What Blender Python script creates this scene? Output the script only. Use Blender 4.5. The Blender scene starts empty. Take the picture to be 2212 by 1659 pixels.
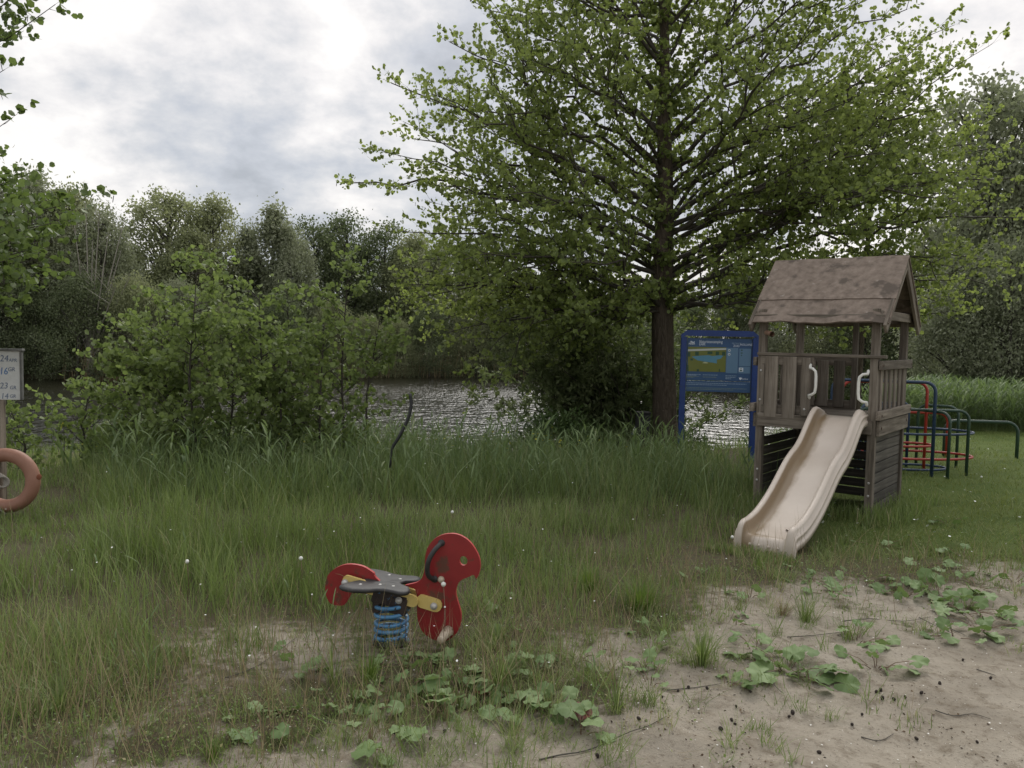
import bpy, math, random
import numpy as np
from mathutils import Matrix, Vector, Euler
R = math.radians
rng = np.random.default_rng(7)
random.seed(11)
C = bpy.context.scene.collection
SC = bpy.context.scene

# ------------------------------------------------------------ camera
CAM = Vector((0, 0, 1.6)); PITCH = 3.35; ROLL = 1.15
cd = bpy.data.cameras.new('camera'); cam = bpy.data.objects.new('camera', cd); C.objects.link(cam)
cd.sensor_width = 36; cd.lens = 28.09; cd.clip_start = 0.05; cd.clip_end = 2500
CROT = Matrix.Rotation(R(90 - PITCH), 3, 'X') @ Matrix.Rotation(R(ROLL), 3, 'Z')
cam.matrix_world = Matrix.Translation(CAM) @ CROT.to_4x4()
SC.camera = cam
FPX = 1726.0

# ------------------------------------------------------------ sky and sun
SUN_EL, SUN_AZ = 40, 15          # azimuth from +Y towards +X, degrees
w = bpy.data.worlds.new('World'); SC.world = w; w.use_nodes = True
nt = w.node_tree; nt.nodes.clear(); N = nt.nodes; L = nt.links
def nd(tree, typ, **kw):
    n = tree.nodes.new(typ)
    for k, v in kw.items():
        if k.startswith('i_'):
            n.inputs[k[2:].replace('_', ' ')].default_value = v
        else: setattr(n, k, v)
    return n
def mth(tree, op, a, b=None, c=None, clamp=False):
    n = tree.nodes.new('ShaderNodeMath'); n.operation = op; n.use_clamp = clamp
    for i, v in enumerate((a, b, c)):
        if v is None: continue
        if isinstance(v, (int, float)): n.inputs[i].default_value = v
        else: tree.links.new(v, n.inputs[i])
    return n.outputs[0]
out = nd(nt, 'ShaderNodeOutputWorld')
tc = nd(nt, 'ShaderNodeTexCoord')
sky = nd(nt, 'ShaderNodeTexSky', sky_type='NISHITA', sun_disc=False)
sky.sun_elevation = R(SUN_EL); sky.sun_rotation = R(SUN_AZ); sky.air_density = 1.0; sky.dust_density = 2.0
bg1 = nd(nt, 'ShaderNodeBackground'); L.new(sky.outputs[0], bg1.inputs[0]); bg1.inputs[1].default_value = 0.1
sep = nd(nt, 'ShaderNodeSeparateXYZ'); L.new(tc.outputs['Generated'], sep.inputs[0])
zz = mth(nt, 'ADD', mth(nt, 'MAXIMUM', sep.outputs[2], 0.0), 0.42)
cmb = nd(nt, 'ShaderNodeCombineXYZ')
L.new(mth(nt, 'DIVIDE', sep.outputs[0], zz), cmb.inputs[0]); L.new(mth(nt, 'DIVIDE', sep.outputs[1], zz), cmb.inputs[1])
n1 = nd(nt, 'ShaderNodeTexNoise', i_Scale=2.3, i_Detail=8.0, i_Roughness=0.55, i_Distortion=0.15); L.new(cmb.outputs[0], n1.inputs['Vector'])
mp2 = nd(nt, 'ShaderNodeMapping'); mp2.inputs['Location'].default_value = (3.1, 7.7, 2.0); L.new(cmb.outputs[0], mp2.inputs[0])
n2 = nd(nt, 'ShaderNodeTexNoise', i_Scale=0.62, i_Detail=3.0, i_Roughness=0.5); L.new(mp2.outputs[0], n2.inputs['Vector'])
n3 = nd(nt, 'ShaderNodeTexNoise', i_Scale=7.5, i_Detail=9.0, i_Roughness=0.6, i_Distortion=0.1); L.new(mp2.outputs[0], n3.inputs['Vector'])
val = mth(nt, 'ADD', mth(nt, 'ADD', mth(nt, 'MULTIPLY', mth(nt, 'SUBTRACT', n1.outputs[0], .5), 1.0), mth(nt, 'MULTIPLY', mth(nt, 'SUBTRACT', n3.outputs[0], .5), .42)), mth(nt, 'ADD', mth(nt, 'MULTIPLY', mth(nt, 'SUBTRACT', n2.outputs[0], .5), .45), .535))
def ray(dx, dy):
    return (CROT @ Vector(((dx - 1106) / FPX, -(dy - 829.5) / FPX, -1))).normalized()
# broad cloud masses of the day: bright openings (+) and heavier grey banks (-)
for dx, dy, rad, amp in [(420, 90, .20, .13), (600, 150, .17, .08), (760, 330, .07, .13), (850, 300, .05, .06), (430, 320, .09, -.15), (640, 400, .10, -.11), (300, 280, .07, -.06),
                         (240, 230, .12, -.07), (150, 330, .10, .09), (950, 170, .16, -.10), (760, 20, .10, .03), (2010, 60, .20, -.10), (2150, 230, .09, .16), (150, 60, .12, -.03),
                         (1000, 420, .1, -.04), (300, 430, .1, .05)]:
    d = ray(dx, dy)
    vm = nd(nt, 'ShaderNodeVectorMath', operation='DISTANCE'); L.new(tc.outputs['Generated'], vm.inputs[0]); vm.inputs[1].default_value = d
    q = mth(nt, 'DIVIDE', vm.outputs['Value'], rad)
    g = mth(nt, 'POWER', 2.718, mth(nt, 'MULTIPLY', mth(nt, 'MULTIPLY', q, q), -0.5))
    val = mth(nt, 'ADD', val, mth(nt, 'MULTIPLY', g, amp))
cr = nd(nt, 'ShaderNodeValToRGB'); L.new(val, cr.inputs[0])
e = cr.color_ramp.elements
e[0].position = 0.36; e[0].color = (0.42, 0.445, 0.49, 1)
e[1].position = 0.68; e[1].color = (1.0, 0.97, 0.94, 1)
for p_, c_ in ((0.46, (0.545, 0.57, 0.62, 1)), (0.535, (0.68, 0.685, 0.705, 1)), (0.60, (0.84, 0.82, 0.815, 1))):
    x = e.new(p_); x.color = c_
bg2 = nd(nt, 'ShaderNodeBackground'); L.new(cr.outputs[0], bg2.inputs[0]); L.new(mth(nt, 'ADD', .80, mth(nt, 'MULTIPLY', mth(nt, 'MAXIMUM', mth(nt, 'SUBTRACT', sep.outputs[2], .36), 0.0), 1.0)), bg2.inputs[1])   # an overcast sky brightens towards the zenith
mx = nd(nt, 'ShaderNodeMixShader'); mx.inputs[0].default_value = 0.92
L.new(bg1.outputs[0], mx.inputs[1]); L.new(bg2.outputs[0], mx.inputs[2]); L.new(mx.outputs[0], out.inputs[0])
sd = bpy.data.lights.new('sun', 'SUN'); sd.energy = 2.3; sd.angle = R(40); sd.color = (1, .96, .9)
so = bpy.data.objects.new('sun', sd); C.objects.link(so)
sdir = Vector((math.sin(R(SUN_AZ)) * math.cos(R(SUN_EL)), math.cos(R(SUN_AZ)) * math.cos(R(SUN_EL)), math.sin(R(SUN_EL))))
so.rotation_euler = sdir.to_track_quat('Z', 'Y').to_euler()
vs = SC.view_settings; vs.view_transform = 'Standard'; vs.look = 'None'; vs.exposure = 0.42; vs.gamma = 1; vs.use_curve_mapping = False
SC.cycles.max_bounces = 6; SC.cycles.transmission_bounces = 4; SC.cycles.diffuse_bounces = 4; SC.cycles.glossy_bounces = 2
SC.cycles.use_denoising = True

# ------------------------------------------------------------ noise and terrain
def _h(ix, iy, s):
    n = (ix.astype(np.int64) * 374761393 + iy.astype(np.int64) * 668265263 + s * 974634777) & 0x7fffffff
    n = ((n ^ (n >> 13)) * 1274126177) & 0x7fffffff
    n = n ^ (n >> 16)
    return (n & 0xffff) / 65535.0
def vnoise(x, y, s=0):
    x = np.asarray(x, float); y = np.asarray(y, float)
    x0 = np.floor(x); y0 = np.floor(y); fx = x - x0; fy = y - y0
    fx = fx * fx * (3 - 2 * fx); fy = fy * fy * (3 - 2 * fy)
    a = _h(x0, y0, s); b = _h(x0 + 1, y0, s); c = _h(x0, y0 + 1, s); d = _h(x0 + 1, y0 + 1, s)
    return (a * (1 - fx) + b * fx) * (1 - fy) + (c * (1 - fx) + d * fx) * fy
def fbm(x, y, s=0, o=4):
    v = 0; a = 0.5; t = 0
    for i in range(o):
        v = v + a * vnoise(x, y, s + i * 17); t += a; x = np.asarray(x) * 2.03; y = np.asarray(y) * 2.03; a *= .5
    return v / t
def sm(a, b, x):
    t = np.clip((np.asarray(x, float) - a) / (b - a), 0, 1); return t * t * (3 - 2 * t)
WATER = -0.6
def yn(x): return np.interp(x, [-200, -30, -10, 2, 5, 8, 10, 12, 14, 16, 100], [12, 12.3, 12.5, 13.4, 14.6, 17.5, 20, 25, 31, 60, 300])
def yf(x): return np.interp(x, [-200, -60, -30, -19, -8, -1.5, 6, 13, 16, 100], [40, 36, 33, 34, 40, 44, 40, 32, 31, 31])
def ysand(x): return np.interp(x, [-6, -2.2, -1.2, -.2, .6, 1.1, 1.6, 2.05, 3.3, 6], [2.0, 2.45, 2.85, 3.2, 3.65, 4.0, 4.4, 5.1, 5.0, 4.9])
def lawn(x, y): return sm(.33, .42, x / np.maximum(y, .1)) * sm(5.4, 6.6, y)
_pr = random.Random(5)
PITS = [(_pr.uniform(-2.2, 4.2), _pr.uniform(2.5, 5.2), _pr.uniform(.05, .12), _pr.uniform(.008, .022)) for _ in range(46)]
PA = np.array(PITS).T
def terr(x, y):
    x = np.asarray(x, float); y = np.asarray(y, float)
    left = 1 - sm(1.5, 5.0, x)
    land = -.28 * sm(6.0, 11.8, y) * left - .10 * sm(8, 14, y) * (1 - left)
    land = land + .25 * sm(0, 12, y - yf(x) * 1.0) * (y > 25)
    land = land + (fbm(x * .7, y * .7, 3, 3) - .5) * .08
    d = np.minimum(y - yn(x), yf(x) - y) + (fbm(x * .5, y * .5, 9, 2) - .5) * .6
    k = sm(-1.0, 2.2, d)
    z = land * (1 - k) + (-1.7) * k
    near = (1 - sm(5.5, 8, y)) * (1 - sm(4, 7, np.abs(x)))
    sand = 1 - sm(.1, 1.2, y - ysand(x))
    bumps = (fbm(x * 3.2, y * 4.5, 21, 4) - .5) * .075 + (fbm(x * 11, y * 11, 5, 3) - .5) * .030
    pit = 0
    if x.size == 1:
        q = ((x.ravel() - PA[0]) ** 2 + ((y.ravel() - PA[1]) * 1.3) ** 2) / PA[2] ** 2; pit = (PA[3] * (-np.exp(-q) + .35 * np.exp(-(np.sqrt(q) - 1.6) ** 2 * 3))).sum()
    else:
        for px_, py_, pr_, pd_ in PITS:
            q = ((x - px_) ** 2 + ((y - py_) * 1.3) ** 2) / pr_ ** 2; mk_ = q < 9; qq = q[mk_]; ad = np.zeros(x.shape); ad[mk_] = pd_ * (-np.exp(-qq) + .35 * np.exp(-(np.sqrt(qq) - 1.6) ** 2 * 3)); pit = pit + ad
    return z + (bumps + pit * sand) * near * (.35 + .65 * sand)
def tz(x, y): return float(terr(np.array([x]), np.array([y]))[0])
def P(dx, dy, Y):
    d = CROT @ Vector(((dx - 1106) / FPX, -(dy - 829.5) / FPX, -1)); return CAM + d * (Y / d.y)
def G(dx, dy):
    d = CROT @ Vector(((dx - 1106) / FPX, -(dy - 829.5) / FPX, -1)); t = 1.0
    for i in range(4000):
        p = CAM + d * t
        if p.z < tz(p.x, p.y): break
        t += .012 + t * .004
    return Vector((p.x, p.y, tz(p.x, p.y)))
def veg(x, y):          # 0 bare sand, 1 fully grown
    e = (np.asarray(y) - ysand(x)) + (fbm(x * 1.1, y * 1.1, 31, 3) - .5) * 2.0
    v = sm(-.25, 1.0, e)
    bare = np.exp(-(((x + 1.15) / .75) ** 2 + ((y - 4.0) / .38) ** 2)) + .6 * np.exp(-(((x - 1.7) / .5) ** 2 + ((y - 4.9) / .4) ** 2))
    v = v * (1 - .62 * np.clip(bare * (.6 + .8 * fbm(x * 3, y * 3, 77, 2)), 0, 1))
    return np.clip(v + 0.55 * sm(.62, .75, fbm(x * 2.3, y * 2.3, 55, 3)) * (e > -1.0), 0, 1)

# ------------------------------------------------------------ materials
def newmat(name):
    m = bpy.data.materials.new(name); m.use_nodes = True
    t = m.node_tree; t.nodes.clear(); o = t.nodes.new('ShaderNodeOutputMaterial')
    b = t.nodes.new('ShaderNodeBsdfPrincipled'); t.links.new(b.outputs[0], o.inputs[0])
    return m, t, b, o
def ramp(t, fac, stops):
    r = t.nodes.new('ShaderNodeValToRGB'); t.links.new(fac, r.inputs[0]); el = r.color_ramp.elements
    el[0].position = stops[0][0]; el[0].color = (*stops[0][1], 1)
    el[1].position = stops[-1][0]; el[1].color = (*stops[-1][1], 1)
    for p_, c_ in stops[1:-1]:
        x = el.new(p_); x.color = (*c_, 1)
    return r.outputs[0]
def noise(t, scale, detail=4, rough=.55, stretch=(1, 1, 1), loc=(0, 0, 0), coord='Object', dist=0):
    tcn = t.nodes.new('ShaderNodeTexCoord'); mp = t.nodes.new('ShaderNodeMapping')
    mp.inputs['Scale'].default_value = stretch; mp.inputs['Location'].default_value = loc
    t.links.new(tcn.outputs[coord], mp.inputs[0])
    n = t.nodes.new('ShaderNodeTexNoise'); n.inputs['Scale'].default_value = scale; n.inputs['Detail'].default_value = detail
    n.inputs['Roughness'].default_value = rough; n.inputs['Distortion'].default_value = dist
    t.links.new(mp.outputs[0], n.inputs['Vector']); return n.outputs[0]
def bump(t, b, h, strength=.3, dist=.01):
    n = t.nodes.new('ShaderNodeBump'); n.inputs['Strength'].default_value = strength; n.inputs['Distance'].default_value = dist
    t.links.new(h, n.inputs['Height']); t.links.new(n.outputs[0], b.inputs['Normal'])
def mixc(t, f, a, b_):
    m = t.nodes.new('ShaderNodeMix'); m.data_type = 'RGBA'
    if isinstance(f, (int, float)): m.inputs[0].default_value = f
    else: t.links.new(f, m.inputs[0])
    for i, v in ((6, a), (7, b_)):
        if isinstance(v, tuple): m.inputs[i].default_value = (*v, 1)
        else: t.links.new(v, m.inputs[i])
    return m.outputs[2]
def simple(name, c1, c2, scale=8, rough=.6, metal=0, stretch=(1, 1, 1), bmp=.15, bd=.004, spots=None, spec=.5, lo=.3, hi=.7):
    """spots = (colour, scale, threshold): chips, flecks or stains"""
    m, t, b, o = newmat(name)
    n = noise(t, scale, 6, .6, stretch)
    col = ramp(t, n, [(lo, c1), (hi, c2)])
    if spots:
        for sc_, ss, th in ([spots] if not isinstance(spots, list) else spots):
            s = noise(t, ss, 4, .6, loc=(ss, 2, 5)); f = mth(t, 'MULTIPLY', mth(t, 'SUBTRACT', s, th), 14, clamp=True)
            col = mixc(t, f, col, sc_)
    t.links.new(col, b.inputs['Base Color']); b.inputs['Roughness'].default_value = rough; b.inputs['Metallic'].default_value = metal
    b.inputs['Specular IOR Level'].default_value = spec
    if bmp: bump(t, b, n, bmp, bd)
    return m
def leafmat(name, stops, trans=.35, tcol=None, rough=.55, spec=.35):
    m, t, b, o = newmat(name)
    a = t.nodes.new('ShaderNodeAttribute'); a.attribute_name = 'rnd'
    col = ramp(t, a.outputs['Fac'], stops); t.links.new(col, b.inputs['Base Color'])
    b.inputs['Roughness'].default_value = rough; b.inputs['Specular IOR Level'].default_value = spec
    tr = t.nodes.new('ShaderNodeBsdfTranslucent')
    tcx = mixc(t, .5, col, tcol or (.16, .25, .03)); t.links.new(tcx, tr.inputs[0])
    mx_ = t.nodes.new('ShaderNodeMixShader'); mx_.inputs[0].default_value = trans
    t.links.new(b.outputs[0], mx_.inputs[1]); t.links.new(tr.outputs[0], mx_.inputs[2]); t.links.new(mx_.outputs[0], o.inputs[0])
    return m
def wood(name, c1, c2, axis, dark=.25, extra=None):
    """weathered timber, grain along axis 0/1/2"""
    m, t, b, o = newmat(name)
    st = [26, 26, 26]; st[axis] = 1.6
    n = noise(t, 1.0, 6, .65, tuple(st), dist=.3)
    oi = t.nodes.new('ShaderNodeObjectInfo')
    n2_ = noise(t, 3.0, 3, .5)
    col = ramp(t, n, [(.28, tuple(v * dark for v in c1)), (.42, c1), (.66, c2)])
    dk = mixc(t, mth(t, 'MULTIPLY', mth(t, 'SUBTRACT', n2_, .42, clamp=True), 1.6, clamp=True), col, tuple(v * .55 for v in c1))
    hs = t.nodes.new('ShaderNodeHueSaturation'); t.links.new(dk, hs.inputs['Color'])
    t.links.new(mth(t, 'ADD', mth(t, 'MULTIPLY', oi.outputs['Random'], .5), .72), hs.inputs['Value'])
    # knots
    vo = t.nodes.new('ShaderNodeTexVoronoi'); vo.inputs['Scale'].default_value = 3.2
    tcn = t.nodes.new('ShaderNodeTexCoord'); t.links.new(tcn.outputs['Object'], vo.inputs['Vector'])
    kn = mth(t, 'MULTIPLY', mth(t, 'SUBTRACT', .075, vo.outputs['Distance']), 40, clamp=True)
    c3 = mixc(t, mth(t, 'MULTIPLY', kn, .6), hs.outputs[0], tuple(v * .3 for v in c1))
    t.links.new(c3, b.inputs['Base Color'])
    b.inputs['Roughness'].default_value = .85; b.inputs['Specular IOR Level'].default_value = .2
    bump(t, b, n, .5, .003); return m
WG1, WG2 = (.138, .115, .090), (.255, .222, .180)
M = {}
M['wood_x'] = wood('weathered wood x', WG1, WG2, 0); M['wood_y'] = wood('weathered wood y', WG1, WG2, 1); M['wood_z'] = wood('weathered wood z', WG1, WG2, 2)
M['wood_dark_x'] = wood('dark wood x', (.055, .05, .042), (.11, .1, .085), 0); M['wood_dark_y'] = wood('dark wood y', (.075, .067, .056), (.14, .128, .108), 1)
M['steel'] = simple('galvanised steel', (.32, .31, .29), (.5, .49, .46), 30, .5, .3)
M['rust'] = simple('rusty bolt', (.03, .02, .015), (.09, .055, .035), 60, .8)
M['white_plastic'] = simple('white handle plastic', (.62, .61, .55), (.74, .73, .68), 10, .4, bmp=0)
M['rubber'] = simple('black rubber', (.014, .0135, .0135), (.034, .032, .031), 16, .55, bmp=.2, spots=((.09, .085, .075), 9, .6))
M['red'] = simple('red board', (.19, .011, .013), (.25, .017, .018), 5, .42, bmp=.03, spots=[((.10, .035, .022), 9, .56), ((.09, .05, .03), 4.5, .62), ((.42, .13, .1), 40, .70)])
M['red_edge'] = simple('red board edge', (.33, .03, .03), (.42, .05, .045), 20, .5)
M['yellow'] = simple('yellow bar', (.50, .36, .10), (.60, .46, .16), 10, .5, spots=((.12, .09, .04), 18, .64))
M['blue_spring'] = simple('chipped blue spring', (.05, .17, .33), (.10, .27, .46), 12, .4, spots=((.03, .022, .018), 34, .56))
M['clamp'] = simple('rusty clamp with blue flakes', (.018, .012, .011), (.045, .028, .024), 20, .6, spots=((.07, .2, .36), 16, .60))
M['peg'] = simple('tan foot peg', (.35, .28, .2), (.5, .42, .32), 14, .6, spots=((.12, .08, .05), 20, .62))
M['tube_blue'] = simple('blue pipe paint', (.012, .028, .06), (.02, .045, .09), 20, .4, spots=((.12, .13, .14), 45, .66))
M['tube_green'] = simple('green pipe paint', (.014, .034, .022), (.026, .06, .036), 20, .4, spots=((.12, .14, .11), 45, .66))
M['tube_red'] = simple('red pipe paint', (.26, .022, .014), (.36, .04, .025), 20, .4, spots=((.10, .03, .02), 40, .64))
M['sign_blue_frame'] = simple('sign frame blue', (.008, .028, .125), (.013, .042, .17), 10, .45, bmp=.05, spots=((.02, .04, .05), 9, .66))
M['sign_blue'] = simple('sign panel blue', (.026, .07, .155), (.032, .08, .175), 6, .4, bmp=0)
M['sign_light'] = simple('sign panel light blue', (.09, .17, .26), (.10, .185, .28), 6, .4, bmp=0)
M['map_olive'] = simple('map olive', (.12, .135, .022), (.135, .15, .028), 6, .4, bmp=0)
M['map_water'] = simple('map water', (.07, .20, .28), (.08, .22, .30), 6, .4, bmp=0)
M['map_green'] = simple('map dark green', (.02, .06, .03), (.025, .07, .035), 6, .4, bmp=0)
M['map_grey'] = simple('map road', (.4, .42, .38), (.45, .46, .42), 6, .4, bmp=0)
M['print_white'] = simple('white print', (.55, .6, .66), (.6, .65, .7), 6, .5, bmp=0)
M['print_grey'] = simple('grey print', (.2, .28, .36), (.25, .33, .42), 6, .5, bmp=0)
M['print_yellow'] = simple('yellow print', (.33, .36, .2), (.4, .42, .24), 6, .5, bmp=0)
M['white_board'] = simple('white board', (.5, .51, .5), (.62, .63, .62), 5, .5, bmp=0, spots=((.33, .34, .32), 12, .68))
M['pen'] = simple('grey blue pen', (.10, .14, .22), (.16, .2, .28), 20, .6, bmp=0)
M['pen_blue'] = simple('blue pen', (.05, .16, .36), (.08, .2, .42), 20, .6, bmp=0)
M['board_trim'] = simple('painted trim', (.09, .09, .085), (.16, .16, .15), 12, .7)
M['ring'] = simple('faded orange ring', (.26, .125, .08), (.34, .175, .12), 7, .6, bmp=.1, spots=((.14, .07, .045), 60, .66))
M['ring_core'] = simple('broken foam core', (.18, .06, .03), (.3, .1, .05), 20, .9)
M['rope'] = simple('grey rope', (.2, .18, .15), (.38, .35, .3), 60, .9, stretch=(1, 1, 5), bmp=.6)
M['dark_metal'] = simple('dark metal', (.012, .013, .014), (.03, .03, .032), 14, .5)
M['black_post'] = simple('tarred post', (.012, .012, .011), (.022, .022, .02), 14, .8)
M['red_leaf'] = simple('red leaf', (.12, .02, .025), (.19, .05, .03), 12, .6)
M['dandelion'] = simple('dandelion seed', (.6, .6, .55), (.75, .75, .7), 40, .9, bmp=0)
M['stem'] = simple('reddish stem', (.12, .08, .05), (.18, .12, .07), 10, .7, bmp=0)
M['straw'] = leafmat('dry straw', [(0, (.16, .12, .07)), (.5, (.27, .21, .12)), (1, (.38, .32, .2))], .15, (.3, .25, .15), .8, .1)
M['cone'] = simple('alder cone', (.012, .009, .007), (.04, .028, .02), 90, .9)
M['daisy'] = simple('daisy white', (.7, .7, .66), (.8, .8, .78), 40, .8, bmp=0)
M['yellow_flower'] = simple('yellow petals', (.55, .5, .05), (.65, .6, .08), 40, .8, bmp=0)
M['shell'] = simple('shell fragment', (.55, .52, .46), (.78, .76, .7), 40, .6, bmp=0)
M['debris'] = leafmat('dark litter', [(0, (.02, .014, .01)), (.6, (.07, .045, .03)), (1, (.14, .10, .06))], .05, (.1, .07, .04), .9, .1)
def bark(name, c1, c2, sc):
    m, t, b, o = newmat(name)
    n = noise(t, sc, 6, .7, (1, 1, .22), dist=.6)
    vo = t.nodes.new('ShaderNodeTexVoronoi'); vo.feature = 'DISTANCE_TO_EDGE'; vo.inputs['Scale'].default_value = sc * .8
    tcn = t.nodes.new('ShaderNodeTexCoord'); mp = t.nodes.new('ShaderNodeMapping'); mp.inputs['Scale'].default_value = (1, 1, .3)
    t.links.new(tcn.outputs['Object'], mp.inputs[0]); t.links.new(mp.outputs[0], vo.inputs['Vector'])
    h = mth(t, 'ADD', mth(t, 'MULTIPLY', mth(t, 'MINIMUM', vo.outputs['Distance'], .15), 4), n)
    col = ramp(t, n, [(.3, c1), (.6, c2), (.8, tuple(v * 1.6 for v in c2))])
    t.links.new(col, b.inputs['Base Color']); b.inputs['Roughness'].default_value = .9; b.inputs['Specular IOR Level'].default_value = .15
    bump(t, b, h, .9, .02); return m
M['bark'] = bark('alder bark', (.045, .035, .026), (.10, .08, .06), 22)
M['bark_far'] = simple('far bark', (.05, .045, .035), (.10, .09, .075), 3, .9)
M['bark_pale'] = simple('pale bare stems', (.22, .2, .16), (.32, .3, .25), 3, .9)
M['twig'] = simple('twig bark', (.03, .026, .018), (.06, .05, .036), 20, .8, bmp=0)
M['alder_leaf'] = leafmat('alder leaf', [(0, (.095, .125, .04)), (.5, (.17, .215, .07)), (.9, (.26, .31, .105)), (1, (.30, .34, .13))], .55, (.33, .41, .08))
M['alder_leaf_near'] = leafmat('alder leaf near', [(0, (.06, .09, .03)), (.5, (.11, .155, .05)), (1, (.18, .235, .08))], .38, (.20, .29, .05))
M['sapling_leaf'] = leafmat('young alder leaf', [(0, (.09, .125, .04)), (.5, (.17, .22, .075)), (1, (.28, .33, .13))], .45, (.27, .37, .08))
M['willow_leaf'] = leafmat('willow leaf', [(0, (.09, .12, .05)), (.5, (.17, .205, .09)), (1, (.30, .33, .18))], .48, (.14, .2, .05))
M['far_green'] = leafmat('far green foliage', [(0, (.17, .19, .10)), (.5, (.25, .27, .145)), (1, (.35, .37, .20))], .5, (.3, .34, .14))
M['far_willow'] = leafmat('far grey willow foliage', [(0, (.2, .22, .14)), (.5, (.28, .30, .19)), (1, (.38, .40, .27))], .5, (.18, .22, .1))
M['far_dark'] = leafmat('far dark foliage', [(0, (.085, .105, .055)), (.5, (.14, .165, .08)), (1, (.2, .225, .11))], .4, (.09, .14, .04))
M['nettle'] = leafmat('nettle foliage', [(0, (.045, .075, .025)), (.5, (.08, .125, .04)), (1, (.12, .18, .06))], .3, (.1, .18, .03))
M['coltsfoot'] = leafmat('coltsfoot leaf', [(0, (.095, .15, .05)), (.5, (.15, .225, .08)), (1, (.23, .31, .135))], .3, (.2, .3, .06))
M['grass'] = leafmat('grass blades', [(0, (.085, .11, .035)), (.45, (.17, .225, .08)), (.8, (.25, .31, .125)), (.93, (.33, .34, .17)), (1, (.40, .34, .2))], .45, (.2, .3, .04))
M['grass_bright'] = leafmat('bright tuft blades', [(0, (.08, .14, .025)), (.6, (.13, .2, .04)), (1, (.2, .25, .07))], .35, (.25, .38, .05))
M['lawn'] = leafmat('lawn blades', [(0, (.10, .125, .037)), (.5, (.17, .195, .065)), (1, (.25, .26, .10))], .4, (.2, .28, .05))
M['reed'] = leafmat('reed leaves', [(0, (.085, .13, .05)), (.5, (.155, .215, .09)), (.9, (.26, .32, .16)), (1, (.30, .32, .18))], .4, (.22, .32, .08), .6, .3)

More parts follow.
